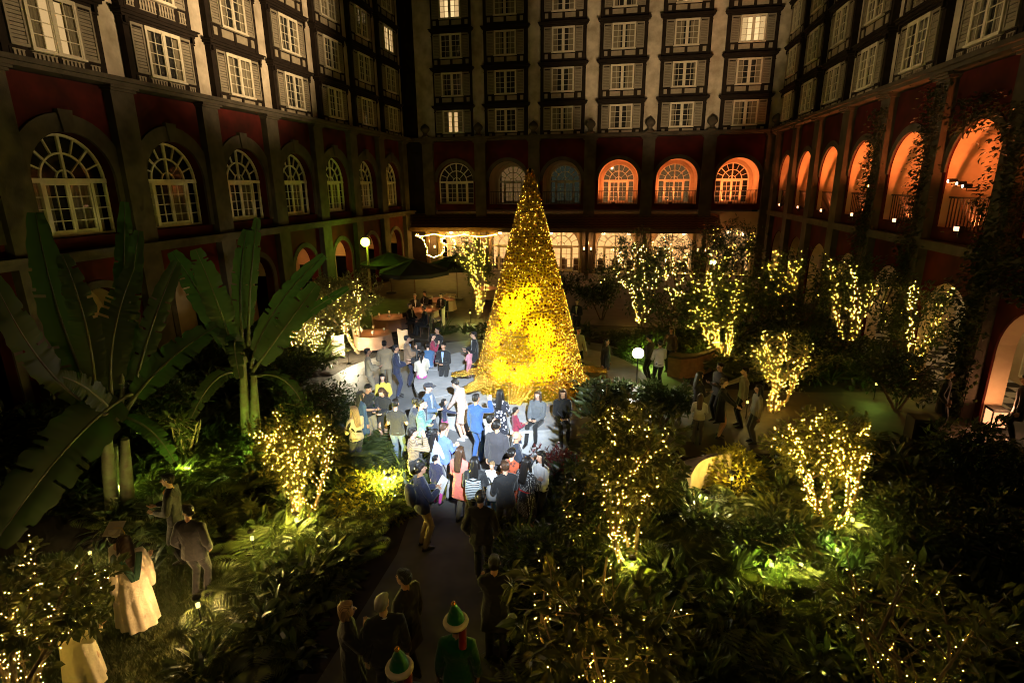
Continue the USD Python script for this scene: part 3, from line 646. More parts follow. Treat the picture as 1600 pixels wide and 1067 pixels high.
def person(label, pos, h, face, top, legs, hair, skin='skin_tan', pose='down', style='shirt', leg_kind='trousers', hair_kind='short', lean=0., seat=None, stride=0., head_turn=0., shoes='shoe_leather', extra=None, fat=1., group=None, nod=.0, collar=None):
    """one person standing (or sitting at the height seat), facing the angle face (degrees, 0 = away from the camera)"""
    k = h/1.75
    root = thing('person', label, 'person', group, pos, math.radians(face), k)
    st = (seat/k if seat is not None else None)
    hipz = .93 if st is None else st+.10
    dz = hipz-.93
    def T(p):                                   # the leaning upper body
        p = np.array(p, float); z = p[2]-.95
        return np.array([p[0], p[1]*math.cos(lean)+z*math.sin(lean), .95+z*math.cos(lean)-p[1]*math.sin(lean)+dz])
    hips = [np.array([s*.09, 0, hipz]) for s in (-1, 1)]
    if st is None:
        ank = [np.array([-.095, stride*.5, .09+.04*abs(stride)*(stride < 0)]), np.array([.105, -stride*.5, .09])]
        kn, ank = zip(*[ik(hp, a, .445, .435, np.array([0.03*s, 1., 0])) for hp, a, s in zip(hips, ank, (-1, 1))])
    else:
        kn = [np.array([s*.11, .43, st+.09]) for s in (-1, 1)]
        ank = [np.array([s*.10, .47+.08*s, max(.09, st-.36)]) for s in (-1, 1)]
    sh = [T((s*.170, -.005, 1.395)) for s in (-1, 1)]
    tg = [T(p) for p in ARMS[pose]] if pose != 'lap' else [np.array([s*.09, .30, hipz+.13]) for s in (-1, 1)]
    el, wr = zip(*[ik(s_, t_, .285, .25, np.array([.55*q, -.5, -.75])) for s_, t_, q in zip(sh, tg, (-1, 1))])
    nk, hd = T((0, .0, 1.49)), T((0, .025+nod*.10, 1.655-nod*.03))
    F = fat
    B = []
    # torso, neck, head with jaw, nose and ears
    pel = [(*(T((s*.075, 0, .95))), (.095*F, .095*F, .10)) for s in (-1, 1)]
    wai = [(*(T((s*.055, .005, 1.12))), (.085*F, .085*F, .09)) for s in (-1, 1)]
    che = [(*(T((s*.085, .0, 1.31))), (.09*F, .10*F, .11)) for s in (-1, 1)]
    shb = [(*(s_+np.array([-.025*q, 0, .005])), .052) for s_, q in zip(sh, (-1, 1))]
    B += [hull(*pel, *wai), hull(*wai, *che), hull(*che, *shb), hull((*nk, .054), (*(hd+[0, -.012, -.05]), .05))]
    ct, sn = math.cos(math.radians(head_turn)), math.sin(math.radians(head_turn))
    def Hh(x, y, z):
        y2, z2 = y*math.cos(nod)+z*math.sin(nod), z*math.cos(nod)-y*math.sin(nod)
        return hd+np.array([x*ct-y2*sn, x*sn+y2*ct, z2])
    B += [hull((*Hh(0,-.018,.028), (.077,.092,.085)), (*Hh(0,.045,-.075), (.040,.036,.034)), (*Hh(0,.055,-.01), (.055,.035,.05)), q=S26),
          hull((*Hh(0,.094,.012), .008), (*Hh(0,.112,-.022), .013), (*Hh(0,.085,-.03), .016), q=S8)]
    for s in (-1, 1): B.append(hull((*Hh(s*.076,-.005,.01), (.010,.018,.026)), (*Hh(s*.074,.002,-.018), .010), q=S8))
    # legs and feet
    for hp, kq, aq in zip(hips, kn, ank):
        B += [hull((*hp, .088*F), (*kq, .056)), hull((*kq, .054), (*(kq*.62+aq*.38+[0,-.018,0]), .055), (*aq, .038)), hull((*aq, .038), (*(aq+[0,-.04,-.055]), .03), (*(aq+[0,.14,-.065]), .026), (*(aq+[0,.07,-.05]), .036))]
    # arms, hands with fingers curled
    for s_, e_, w_, q in zip(sh, el, wr, (-1, 1)):
        B += [hull((*s_, .052*F), (*e_, .040)), hull((*e_, .040), (*w_, .027))]
        d = w_-e_; d /= np.linalg.norm(d); side = np.cross(d, [0, 0, 1.]); side = side/np.linalg.norm(side) if np.linalg.norm(side) > .2 else np.array([0, 1., 0])
        nb = np.cross(side, d)
        if pose in ('down', 'walk', 'pockets', 'hip'): side, nb = np.array([0, 1., 0]), np.array([-q*1., 0, 0])
        kn_ = [w_+d*.085+side*o for o in (-.030, -.010, .010, .030)]
        B.append(hull((*(w_+d*.01), .024), *[(*p, .0125) for p in kn_], q=S8))
        for p, ln in zip(kn_, (.058, .072, .078, .068)):
            m = p+d*ln*.5+nb*.010; t_ = m+d*ln*.36+nb*ln*.42
            B += [hull((*p, .0098), (*m, .0092), q=S8), hull((*m, .0092), (*t_, .0078), q=S8)]
        th0 = w_+d*.03+side*.026; th1 = th0+d*.035+side*.028+nb*.012; th2 = th1+d*.03+nb*.016
        B += [hull((*th0, .013), (*th1, .011), q=S8), hull((*th1, .011), (*th2, .009), q=S8)]
    obj('body', union(B), skin, root, smooth=65)
    for s in (-1, 1): obj('eye', MB().tm(trimesh.creation.icosphere(1, .0075).apply_translation(Hh(s*.032, .083, .012))), 'eye_dark', root)
    obj('mouth', hull((*Hh(-.018,.083,-.062), .006), (*Hh(.018,.083,-.062), .006), (*Hh(0,.089,-.06), .007), q=S8), 'lip', root)
    # hair
    hm = 'hair_'+hair
    if hair_kind != 'bald':
        H_ = [hull((*Hh(0,-.030,.046), (.087,.094,.083)), (*Hh(0,-.06,-.01), (.076,.055,.06)), (*Hh(0,.045,.085), (.06,.035,.03)), q=S26)]
        if hair_kind == 'long':
            H_ += [hull((*Hh(0,-.055,.02), (.09,.07,.08)), (*Hh(0,-.10,-.16), (.095,.05,.07)), (*T((0,-.12,1.30)), (.085,.035,.06)), q=S26)]
            for s in (-1, 1): H_.append(hull((*Hh(s*.066,-.01,.04), .034), (*Hh(s*.085,.0,-.10), .032), (*Hh(s*.10,.01,-.22), .025)))
        if hair_kind == 'bob':
            H_ += [hull((*Hh(0,-.05,.02), (.093,.075,.08)), (*Hh(0,-.055,-.10), (.09,.05,.05)), q=S26)]
            for s in (-1, 1): H_.append(hull((*Hh(s*.07,-.0,.03), .03), (*Hh(s*.08,.01,-.09), .028)))
        if hair_kind == 'bun': H_.append(hull((*Hh(0,-.12,.06), .05), (*Hh(0,-.10,.04), .05), q=S26))
        if hair_kind == 'tail': H_.append(hull((*Hh(0,-.12,.03), .032), (*Hh(0,-.16,-.10), .035), (*Hh(0,-.13,-.22), .018)))
        obj('hair', union(H_), hm, root, smooth=70)
    else: obj('hair', union([hull((*Hh(s*.06,-.045,-.005), (.022,.045,.035)), (*Hh(s*.02,-.085,-.02), (.03,.028,.035)), q=S14) for s in (-1, 1)]), hm, root, smooth=70)
    # clothes
    tm_ = top if isinstance(top, str) else cloth(*top) if isinstance(top[0], tuple) else cloth(top)
    lm_ = legs if isinstance(legs, str) else cloth(*legs) if isinstance(legs[0], tuple) else cloth(legs)
    g = .016 if style in ('shirt', 'dress', 'tee') else .027
    ex = lambda bl, d: [(*b_[:3], tuple(np.asarray(b_[3])+d) if np.ndim(b_[3]) else b_[3]+d) for b_ in bl]
    C = []
    if style == 'gown':
        q = np.arange(40)*2*PI/40; rings = []
        for z_, rx, ry, am in ((1.42,.13,.085,0),(1.38,.185,.115,.01),(1.2,.19,.15,.03),(.95,.20,.17,.04),(.6,.225,.195,.07),(.14,.255,.235,.09)):
            fo_ = 1+am*np.sin(9*q+2*math.sin(z_*3)+k*50)+am*.5*np.sin(5*q+z_*4); rings.append(np.stack([rx*np.cos(q)*fo_, ry*np.sin(q)*fo_, np.full(40, z_)], -1))
        vv = np.vstack(rings); i_, j_ = np.meshgrid(np.arange(5), np.arange(40), indexing='ij'); jj = (j_+1) % 40
        GV = (vv, np.stack([i_*40+j_, (i_+1)*40+j_, (i_+1)*40+jj, i_*40+jj], -1).reshape(-1, 4))
        for s_, e_, w_ in zip(sh, el, wr): C += [hull((*s_, .075), (*e_, .075)), hull((*e_, .075), (*(w_*.95+e_*.05), .07), (*(w_*.9+e_*.1-[0,0,.16]), .05))]
        C += [hull(*ex(che, .025), *ex(shb, .025))]
    else:
        C += [hull(*ex(wai, g), *ex(che, g)), hull(*ex(che, g), *ex(shb, g), (*(nk-[0,0,.03]), .05+g))]
        low = .84 if style in ('jacket', 'coat', 'puffer') else .90
        hem = [(*T((s*.10, .0, low)), (.085*F+g, .10*F+g, .02)) for s in (-1, 1)] if st is None else ex(pel, g)
        C.append(hull(*ex(pel, g), *ex(wai, g))) if st is not None else C.append(hull(*ex(pel, g*.9), *ex(wai, g), *hem))
        if style == 'coat' and st is None: C.append(hull(*ex(pel, g), *[(s*.13, y, .62, (.085,.07,.02)) for s in (-1, 1) for y in (-.05, .05)]))
        for s_, e_, w_ in zip(sh, el, wr):
            if style == 'tee' or style == 'sleeveless':
                if style == 'tee': C.append(hull((*s_, .056+g), (*(s_*.45+e_*.55), .05+g)))
                else: C.append(hull((*s_, .05+g), (*(s_*.9+e_*.1), .048)))
            else: C += [hull((*s_, .053*F+g), (*e_, .043+g)), hull((*e_, .043+g), (*(e_*.12+w_*.88), .031+g))]
    if style == 'dress':
        if st is None: C.append(hull(*ex(pel, .02), *[(s*.12, y, .56, (.09,.08,.02)) for s in (-1, 1) for y in (-.05, .06)]))
        else:
            C.append(hull(*ex(pel, .02), *[(*(k_+[0,-.05,0]), .085) for k_ in kn]))
    G = union(C)
    if style in ('coat', 'jacket', 'puffer', 'shirt', 'gown', 'dress', 'tee'):
        v, f, _ = meshkit.arrays(G.refine_to_length(.07), False)
        v = v+meshkit.noise(v*9+(sum(map(ord, label)) % 97))[:, None]*np.array([.011, .011, .004]) if True else v
        if style == 'puffer': pass
        G = (v, f)
    names = {'shirt': 'shirt', 'tee': 'tee_shirt', 'jacket': 'jacket', 'coat': 'coat', 'gown': 'gown', 'dress': 'dress', 'puffer': 'padded_jacket', 'sleeveless': 'vest_top'}
    if style == 'gown': G = MB().add(*GV).add(*G).mesh()
    obj(names[style], G, tm_, root, smooth=75)
    if style == 'jacket' and collar:
        c_ = Hh(0, .02, -.15); chest = T((0, .11, 1.22))
        obj('shirt_front', hull((*T((-.035,.098*F,1.45)), .02), (*T((.035,.098*F,1.45)), .02), (*T((0,.116*F,1.12)), .016), q=S14), cloth(collar), root)
        obj('collar', hull((*(nk+[0,0,.0]), (.064,.064,.018)), q=S26), cloth(collar), root, smooth=60)
    if leg_kind == 'trousers':
        L = [hull(*ex(pel, .012))]
        for hp, kq, aq in zip(hips, kn, ank):
            b_ = aq+[0, -.008, .015]
            L += [hull((*hp, .088*F+.014), (*kq, .066)), hull((*kq, .066), (*(kq*.55+b_*.45+[0,-.012,0]), .064), (*b_, .056))]
        obj('trousers', union(L), lm_, root, smooth=70)
    elif leg_kind == 'skirt':
        if st is None: L = hull(*ex(pel, .018), *[(s*.15, y, .52, (.09,.09,.02)) for s in (-1, 1) for y in (-.06, .07)])
        else: L = hull(*ex(pel, .018), *[(*k_, .09) for k_ in kn])
        obj('skirt', L, lm_, root, smooth=60)
    for aq in ank:
        sc_ = hull((*(aq+[0,-.045,-.055]), .035), (*(aq+[0,.145,-.062]), .030), (*(aq+[0,.07,-.045]), .040), (*(aq+[0,-.01,.0]), .042))
        obj('shoe', sc_, shoes, root, smooth=60)
    info = dict(T=T, Hh=Hh, wr=wr, el=el, sh=sh, k=k, root=root, pos=np.asarray(pos, float), face=math.radians(face), hd=hd, kn=kn)
    return info
def world_of(i, p):
    c, s = math.cos(i['face']), math.sin(i['face']); p = np.asarray(p)*i['k']
    return np.array([p[0]*c-p[1]*s, p[0]*s+p[1]*c, p[2]])+i['pos']
def head_at(px, py, h, z=0):                    # the ground below the crown of a head seen at this pixel
    p = on(px, py, h+z); return np.array([p[0], p[1], z])
def phone(i, label, lit=True):
    m = (i['wr'][0]+i['wr'][1])/2 if np.linalg.norm(i['wr'][0]-i['wr'][1]) < .4 else i['wr'][1]
    p = world_of(i, m+np.array([0, .06, .07]))
    t = thing('phone', label, 'phone', None, p, i['face'])
    obj('case', MB().box(-.036, .036, 0, .009, -.075, .075), 'phone_black', t); obj('screen', MB().box(-.032, .032, -.002, -.0005, -.069, .069), 'phone_screen' if lit else 'phone_black', t)
def camera_prop(i, label):
    p = world_of(i, (i['wr'][0]+i['wr'][1])/2+np.array([0, .06, .05])); t = thing('photo_camera', label, 'camera', None, p, i['face'])
    obj('camera_body', MB().box(-.07, .07, -.03, .03, -.05, .04).box(-.03, .03, -.025, .025, .04, .07), 'phone_black', t)
    m = trimesh.creation.cylinder(.038, .11, sections=16); m.apply_transform(trimesh.transformations.rotation_matrix(PI/2, [1,0,0])); m.apply_translation([0, .085, 0]); obj('lens', m, 'phone_black', t, 40)
def bag(i, label, color, kind='plain', c2=(.7,.7,.7), cat='backpack', size=(.30,.16,.42), at=(0,-.20,1.18)):
    p = world_of(i, i['T'](at)); t = thing(cat, label, cat, None, p, i['face'])
    m = trimesh.creation.box(size); m = m.subdivide().subdivide(); v = np.array(m.vertices); s = np.array(size)/2; q = v/s; v = v*(1-.14*np.sum(np.abs(q[:, [1,2,0]]*q), 1, keepdims=True)*.7)
    obj('bag', (v, m.faces), cloth(color, kind, c2), t, 60)
    for s in (-1, 1): obj('strap', MB().tube([(s*.1, .02, .2), (s*.12, .12, .26), (s*.13, .2, .2), (s*.13, .21, .05)], .018, 6), cloth((.03,.03,.03)), t)
N_, K_, GR = (.012,.016,.045), (.008,.008,.009), (.08,.08,.085)
# ---------------------------------------------------------------- the guests
def P_(label, px, py, h, face, *a, z=0, **k):
    return person(label, head_at(px, py, h, z), h, face, *a, **k)
BLU, WHT, CRM, BRN = (.03,.06,.16), (.62,.62,.62), (.6,.48,.26), (.10,.06,.035)
# nearest on the path
i = P_('person in a green and red elf costume walking away on the path', 712, 968, 1.66, 8, ((.01,.12,.035), 'shiny'), ((.25,.015,.015), 'shiny'), 'black', 'skin_tan', 'down', 'coat', stride=.2)
def elf_hat(i, label):
    p = world_of(i, i['hd']+np.array([0, -.02, .04])); t = thing('elf_hat', label, 'hat', None, p, i['face'], i['k'])
    a = np.linspace(0, 1, 8); pts = np.stack([0*a, -.10*a**2, .02+.34*a], -1)
    obj('cone', MB().tube(pts, .115*(1-a)**.8+.012, 12), cloth((.01,.2,.06), 'shiny'), t, 60)
    q = np.linspace(0, 2*PI, 21); obj('fur_brim', MB().tube(np.stack([.125*np.cos(q), .135*np.sin(q), .0*q+.03], -1), .038, 8), cloth((.6,.5,.33)), t, 60)
    obj('bell', MB().tm(trimesh.creation.icosphere(2, .03).apply_translation((0, -.10, .38))), 'bauble_large_gold', t, True)
    obj('red_panel', MB().tube(np.stack([.09+0*a, -.06-.03*a, .02-.3*a], -1), .05, 8), cloth((.35,.015,.015), 'shiny'), t, 60)
elf_hat(i, 'pointed green elf hat with cream brim on the elf walking up the path')
i = P_('second costumed elf at the lower edge of the picture in green and red', 624, 1040, 1.66, 20, ((.01,.10,.03), 'shiny'), ((.22,.015,.015), 'shiny'), 'black', 'skin_tan', 'down', 'coat')
elf_hat(i, 'pointed green elf hat with cream brim nearest the lower edge')
P_('woman with fair short hair in a dark coat by the hedge at the lower edge', 538, 943, 1.66, -60, K_, K_, 'blond', 'skin_light', 'drink', 'coat', hair_kind='bob')
P_('grey haired man in a dark suit with a white collar, back turned', 597, 934, 1.76, 25, K_, K_, 'grey', 'skin_light', 'down', 'jacket', collar=WHT, fat=1.12, head_turn=-30)
P_('bearded man in black seen in profile beside the grey haired man', 632, 893, 1.80, 75, K_, K_, 'black', 'skin_tan', 'down', 'coat')
i = P_('man in a black jacket walking up the path, arms slightly out', 750, 770, 1.76, 6, K_, (.012,.012,.016), 'black', 'skin_tan', 'pockets', 'jacket', stride=.3)
P_('dark dressed person standing half hidden by leaves at the right edge of the path', 772, 872, 1.74, 10, K_, (.02,.02,.022), 'black', 'skin_tan', 'fold', 'coat')
i = P_('man in a navy jacket and khaki trousers reading papers beside the lit hedge', 655, 725, 1.76, -50, N_, (.27,.19,.09), 'black', 'skin_tan', 'book', 'jacket')
bag(i, 'dark blue backpack worn by the man in khaki trousers', (.015,.02,.035))
p = world_of(i, (i['wr'][0]+i['wr'][1])/2+np.array([0,.09,.05])); t = thing('paper_sheets', 'white sheets held by the man in khaki trousers', 'papers', None, p, i['face']); obj('sheet', MB().cbox((0,0,0),(.24,.005,.3),0,-.6), 'paper_white', t); obj('sheet', MB().cbox((.03,.02,.01),(.22,.005,.29),.1,-.5), 'paper_white', t)
# lawn: graduates and two men in suits
GOWN = ((.74,.64,.5))
i = P_('graduate in a long white gown with a green hood, brown hair, back half turned', 192, 838, 1.66, 60, GOWN, GOWN, 'brown', 'skin_light', 'down', 'gown', leg_kind='none', hair_kind='long')
s = MB()
for q in (-1, 1):
    a = np.linspace(0, 1, 7); s.tube([i['T']((q*(.13*(1-x)+.015*x), -.13-.035*math.sin(x*2.5)*1.0, 1.46-.42*x)) for x in a], .05, 6)
obj('green_hood', s, cloth((.012,.07,.03)), i['root'], 60)
i = P_('graduate in white gown and tilted mortarboard cap beyond the green hooded one', 178, 832, 1.70, -20, GOWN, GOWN, 'black', 'skin_light', 'front', 'gown', leg_kind='none')
def mortarboard(i, label):
    p = world_of(i, i['hd']+np.array([0,-.01,.11])); t = thing('mortarboard', label, 'graduation cap', None, p, i['face'])
    obj('board', MB().cbox((0,0,.045),(.24,.24,.012), .6, .5), cloth((.4,.33,.25)), t); obj('skull_cap', MB().lathe([(.09,-.06),(.095,.0),(.07,.04),(0,.045)], 14), cloth((.5,.42,.32)), t, 60)
    obj('tassel', MB().tube([(0,0,.06),(.1,.05,.07),(.15,.06,.0),(.15,.06,-.08)], .008, 5), cloth((.5,.35,.1)), t)
mortarboard(i, 'pale mortarboard cap with tassel on the graduate')
P_('graduate in a white gown half hidden behind the fairy lit foreground bush', 96, 920, 1.66, -70, GOWN, GOWN, 'brown', 'skin_light', 'front', 'gown', leg_kind='none', hair_kind='long')
P_('man in a black suit and orange tie facing the lawn by the tall banana plant', 262, 742, 1.76, 115, K_, K_, 'black', 'skin_tan', 'front', 'jacket', collar=((.6,.25,.06)))
P_('stout person in a dark suit seen from behind on the lawn', 290, 792, 1.72, 10, (.016,.015,.018), (.016,.015,.018), 'black', 'skin_tan', 'pockets', 'jacket', fat=1.15, head_turn=60)
# left of the plaza
P_('woman with wavy fair hair in a cream sweater at the edge of the beds', 553, 636, 1.66, 60, CRM, (.03,.03,.03), 'blond', 'skin_light', 'front', 'shirt', hair_kind='long')
P_('man in a black shirt and khaki trousers in front of the dark shrubs', 572, 600, 1.74, -110, K_, (.2,.16,.09), 'black', 'skin_tan', 'front', 'tee', nod=.4, shoes='shoe_white')
P_('woman in a short black dress looking down at her phone, bare legs', 598, 605, 1.66, 170, K_, K_, 'brown', 'skin_light', 'front', 'dress', leg_kind='none', hair_kind='long', nod=.5)
P_('woman in a dusky blue dress behind the man in the black shirt', 562, 612, 1.62, -40, (.05,.09,.13), K_, 'black', 'skin_tan', 'down', 'dress', leg_kind='none', hair_kind='long')
P_('man in a black tee shirt and faded jeans, back to the camera', 617, 625, 1.76, 4, (.02,.018,.018), (.11,.15,.2), 'black', 'skin_light', 'front', 'tee', shoes='shoe_white')
P_('man in a striped teal sweater turned to the golden cone', 656, 625, 1.76, -75, ((.10,.24,.23), 'stripe', (.05,.13,.13)), K_, 'black', 'skin_light', 'fold', 'shirt')
i = P_('bearded man in a slate blue blazer and flat cap', 667, 600, 1.78, -100, (.06,.10,.16), (.03,.04,.06), 'brown', 'skin_light', 'front', 'jacket', collar=(.3,.35,.45))
p = world_of(i, i['hd']+np.array([0,.02,.07])); t = thing('flat_cap', 'dark flat cap of the bearded man in the blazer', 'cap', None, p, i['face']); obj('crown', MB().lathe([(.11,-.02),(.125,.02),(.10,.055),(0,.07)], 16), cloth((.02,.02,.03)), t, 60); obj('peak', MB().cbox((0,.13,-.01),(.15,.11,.015), 0, -.25), cloth((.02,.02,.03)), t)
i = P_('photographer in a beige padded jacket with horizontal quilting', 643, 670, 1.72, -60, ((.38,.28,.15), 'stripe', (.15,.10,.055)), (.22,.17,.1), 'black', 'skin_light', 'camera', 'puffer')
camera_prop(i, 'black camera with long lens held by the photographer in the padded jacket'); bag(i, 'black bag slung on the quilted photographer', K_, cat='shoulder_bag', size=(.34,.2,.26), at=(.26,-.05,.98))
i = P_('man leaning in to take a picture behind the teal sweater', 640, 622, 1.7, -70, (.03,.035,.05), K_, 'black', 'skin_light', 'camera', 'jacket', lean=.2); phone(i, 'lit phone held up behind the man in the teal sweater')
P_('little girl in a navy top and pink skirt reaching towards the sparkling woman', 693, 624, 1.18, -80, N_, (.5,.06,.25), 'black', 'skin_light', 'reach', 'shirt', leg_kind='skirt', hair_kind='long')
P_('woman in a sheer sparkling rose outfit bending to the little girl', 722, 593, 1.72, 80, ((.42,.29,.24), 'sparkle', (.8,.66,.5)), K_, 'black', 'skin_light', 'reach2', 'dress', leg_kind='none', nod=.5, lean=.2, shoes='shoe_white')
i = P_('man in a royal blue suit photographing with his arm raised', 743, 617, 1.77, -25, (.02,.07,.24), (.02,.07,.24), 'black', 'skin_tan', 'phone', 'jacket'); phone(i, 'phone held up by the man in the royal blue suit')
P_('woman with long black hair in a black and white floral dress', 781, 610, 1.68, -10, ((.012,.012,.02), 'floral', (.55,.52,.55)), K_, 'black', 'skin_light', 'front', 'dress', leg_kind='none', hair_kind='long')
P_('child in a maroon top standing at the stone block', 805, 637, 1.30, -60, (.22,.015,.04), N_, 'black', 'skin_tan', 'front', 'shirt')
P_('man in a bright blue shirt and grey trousers looking at his phone', 690, 663, 1.76, -25, (.10,.17,.55), (.26,.25,.25), 'brown', 'skin_light', 'front', 'shirt', nod=.4)
P_('woman in a pale blue blouse behind the bright blue shirt', 678, 672, 1.62, -40, (.4,.46,.6), (.1,.1,.12), 'black', 'skin_light', 'front', 'shirt', hair_kind='long')
P_('child in a dark dress and pink boots between the grown ups', 680, 712, 1.15, -20, (.02,.02,.05), (.5,.05,.25), 'black', 'skin_light', 'down', 'dress')
P_('man in a white hooded top with neat dark hair', 766, 650, 1.74, -50, WHT, (.06,.08,.14), 'black', 'skin_light', 'front', 'shirt')
P_('broad man in a charcoal suit, back to the camera', 776, 658, 1.80, -12, (.035,.032,.038), (.035,.032,.038), 'black', 'skin_tan', 'down', 'jacket', fat=1.15)
P_('bald man in a midnight blue suit beside the charcoal suit', 806, 675, 1.74, -70, (.012,.018,.035), (.012,.018,.03), 'grey', 'skin_tan', 'front', 'jacket', hair_kind='bald', collar=WHT)
P_('woman in a coral coat with brown hair on the path', 718, 700, 1.66, -15, (.7,.17,.13), (.12,.10,.06), 'brown', 'skin_light', 'front', 'coat', hair_kind='long')
i = P_('woman in black wearing a striped backpack', 741, 716, 1.64, 5, K_, K_, 'black', 'skin_tan', 'front', 'jacket', hair_kind='long')
bag(i, 'grey and white striped backpack on the woman in black', (.02,.025,.03), 'stripe', (.5,.55,.55), size=(.32,.17,.46), at=(0,-.20,1.16))
P_('child in a white tee shirt and blue jeans facing the camera', 769, 722, 1.20, 175, WHT, (.10,.25,.5), 'blond', 'skin_light', 'down', 'tee', shoes='shoe_white')
i = P_('man in black carrying a grey bag beside the child in white', 789, 722, 1.70, 30, K_, (.03,.035,.045), 'brown', 'skin_light', 'front', 'jacket')
bag(i, 'large grey carrier bag held beside the child in white', (.3,.3,.3), cat='carrier_bag', size=(.42,.2,.34), at=(-.1,.25,1.0))
P_('woman in a rust patterned shawl next to the polka dot dress', 799, 702, 1.66, -20, ((.4,.07,.02), 'floral', (.1,.02,.01)), K_, 'black', 'skin_light', 'front', 'coat', hair_kind='bun')
i = P_('woman in a polka dot dress with a red belt and red shoes', 822, 716, 1.68, -30, ((.02,.02,.022), 'dots', (.6,.6,.6)), K_, 'black', 'skin_tan', 'front', 'dress', leg_kind='none', hair_kind='long', shoes=cloth((.3,.02,.02)))
obj('red_belt', hull((*i['T']((-.06,0,1.07)), (.105,.115,.022)), (*i['T']((.06,0,1.07)), (.105,.115,.022)), q=S26), cloth((.55,.02,.02)), i['root'], 60)
P_('person in a white shirt behind the red leaved plant by the block', 846, 706, 1.60, 140, WHT, K_, 'black', 'skin_light', 'front', 'shirt', hair_kind='long')
# two women on the block
bp = BLK+np.array([-.05, .05, 0])
person('woman with long hair in a grey leather jacket sitting on the stone block', BLK+np.array([.02,-.12,0]), 1.66, 165, (.12,.13,.14), K_, 'brown', 'skin_light', 'lap', 'jacket', hair_kind='long', seat=.72)
person('woman with long hair all in black sitting on the right of the stone block', BLK+np.array([.62,.10,0]), 1.66, 195, K_, K_, 'brown', 'skin_light', 'lap', 'jacket', hair_kind='long', seat=.72)
# behind the basin, left
P_('man in a beige shirt standing before the frangipani tree', 573, 545, 1.74, -60, (.36,.29,.18), (.3,.24,.15), 'black', 'skin_tan', 'front', 'shirt')
P_('man in a tan jacket with his back turned, next to the beige shirt', 600, 533, 1.78, 25, (.28,.21,.12), (.2,.16,.09), 'black', 'skin_tan', 'front', 'jacket')
P_('young woman in a mustard cardigan in front of the tan jackets', 597, 585, 1.58, -150, (.55,.42,.05), (.4,.3,.2), 'black', 'skin_light', 'front', 'shirt', hair_kind='long')
P_('man in a navy suit with a white collar in the queue', 617, 540, 1.74, -70, N_, (.02,.025,.06), 'black', 'skin_tan', 'front', 'jacket', collar=WHT)
P_('man in a brown corduroy jacket and blue shirt by the basin', 635, 525, 1.78, -60, (.25,.15,.08), N_, 'black', 'skin_tan', 'front', 'jacket', collar=(.2,.3,.5))
P_('woman in a knee length black dress holding a drink', 654, 536, 1.68, 110, K_, K_, 'black', 'skin_light', 'front', 'dress', leg_kind='none', hair_kind='bob')
P_('woman in a maroon sweater drinking from a white cup', 675, 522, 1.62, -80, (.25,.02,.05), (.5,.08,.25), 'black', 'skin_light', 'drink', 'shirt', hair_kind='tail')
P_('man in black standing behind the maroon sweater', 684, 512, 1.74, 150, K_, K_, 'black', 'skin_tan', 'fold', 'jacket')
P_('man in a dark suit and blue tie facing the camera', 693, 536, 1.70, 170, K_, K_, 'black', 'skin_tan', 'front', 'jacket', collar=(.3,.4,.7))
def seated(label, px, py, face, *a, **k):
    q = on(px, py, ZF); d = q[:2]-[CX, CY]; d = d/np.linalg.norm(d)*(RO-.25); person(label, (CX+d[0], CY+d[1], 0), k.pop('h', 1.66), face, *a, seat=ZF+.02, **k)
seated('woman in a beige top sitting on the basin rim, back turned', 683, 592, 25, (.45,.4,.31), (.5,.07,.3), 'black', 'skin_light', 'lap', 'shirt', hair_kind='tail')
seated('girl in a white top sitting on the basin rim', 706, 586, 15, WHT, (.05,.05,.05), 'black', 'skin_light', 'lap', 'shirt', hair_kind='tail', h=1.45)
seated('man in a blue sweater leaning over from the basin rim', 724, 580, 20, (.04,.10,.2), (.15,.2,.3), 'black', 'skin_light', 'reach2', 'shirt', lean=.35)
P_('man in a dark suit and white shirt close to the cone', 741, 519, 1.76, 110, K_, K_, 'black', 'skin_light', 'front', 'jacket', collar=WHT)
P_('toddler in pink held by the dark suited man', 733, 546, .95, 60, (.5,.2,.25), (.4,.15,.2), 'black', 'skin_light', 'front', 'shirt', z=.55)
# right of the cone
P_('man in a white shirt and dark waistcoat right of the cone', 904, 512, 1.72, -150, WHT, K_, 'black', 'skin_tan', 'walk', 'shirt', stride=.3)
P_('waiter in a black waistcoat walking on the terrace', 902, 468, 1.74, 170, K_, K_, 'black', 'skin_tan', 'front', 'jacket', collar=(.5,.5,.2))
P_('woman in a dark dress carrying a white bag near the floodlight', 947, 530, 1.66, -120, K_, K_, 'black', 'skin_tan', 'down', 'dress', leg_kind='none', hair_kind='long')
P_('man in a white shirt lit from behind beside the floodlight', 1032, 532, 1.74, 20, WHT, K_, 'black', 'skin_tan', 'front', 'shirt')
P_('stooping woman with pinned hair beside the floodlight', 1017, 524, 1.66, 60, (.05,.05,.05), K_, 'black', 'skin_tan', 'front', 'shirt', hair_kind='bun', nod=.4)
P_('woman in brown standing at the curved planter wall', 1050, 512, 1.66, 150, BRN, K_, 'black', 'skin_tan', 'drink', 'shirt', hair_kind='long')
P_('woman in a short black dress serving with a tray, bare legs', 1131, 592, 1.68, -100, K_, K_, 'brown', 'skin_light', 'reach2', 'dress', leg_kind='none')
P_('child in a white blouse with back turned near the yellow bush', 1095, 616, 1.40, -10, (.5,.47,.4), (.1,.09,.08), 'brown', 'skin_light', 'front', 'shirt', hair_kind='long')
P_('man in a plaid jacket among the right hand guests', 1127, 568, 1.76, 120, (.07,.06,.05), K_, 'black', 'skin_tan', 'fold', 'jacket')
P_('woman in dark clothes among the right hand guests', 1093, 582, 1.66, -70, (.03,.025,.025), K_, 'black', 'skin_tan', 'front', 'coat', hair_kind='long')
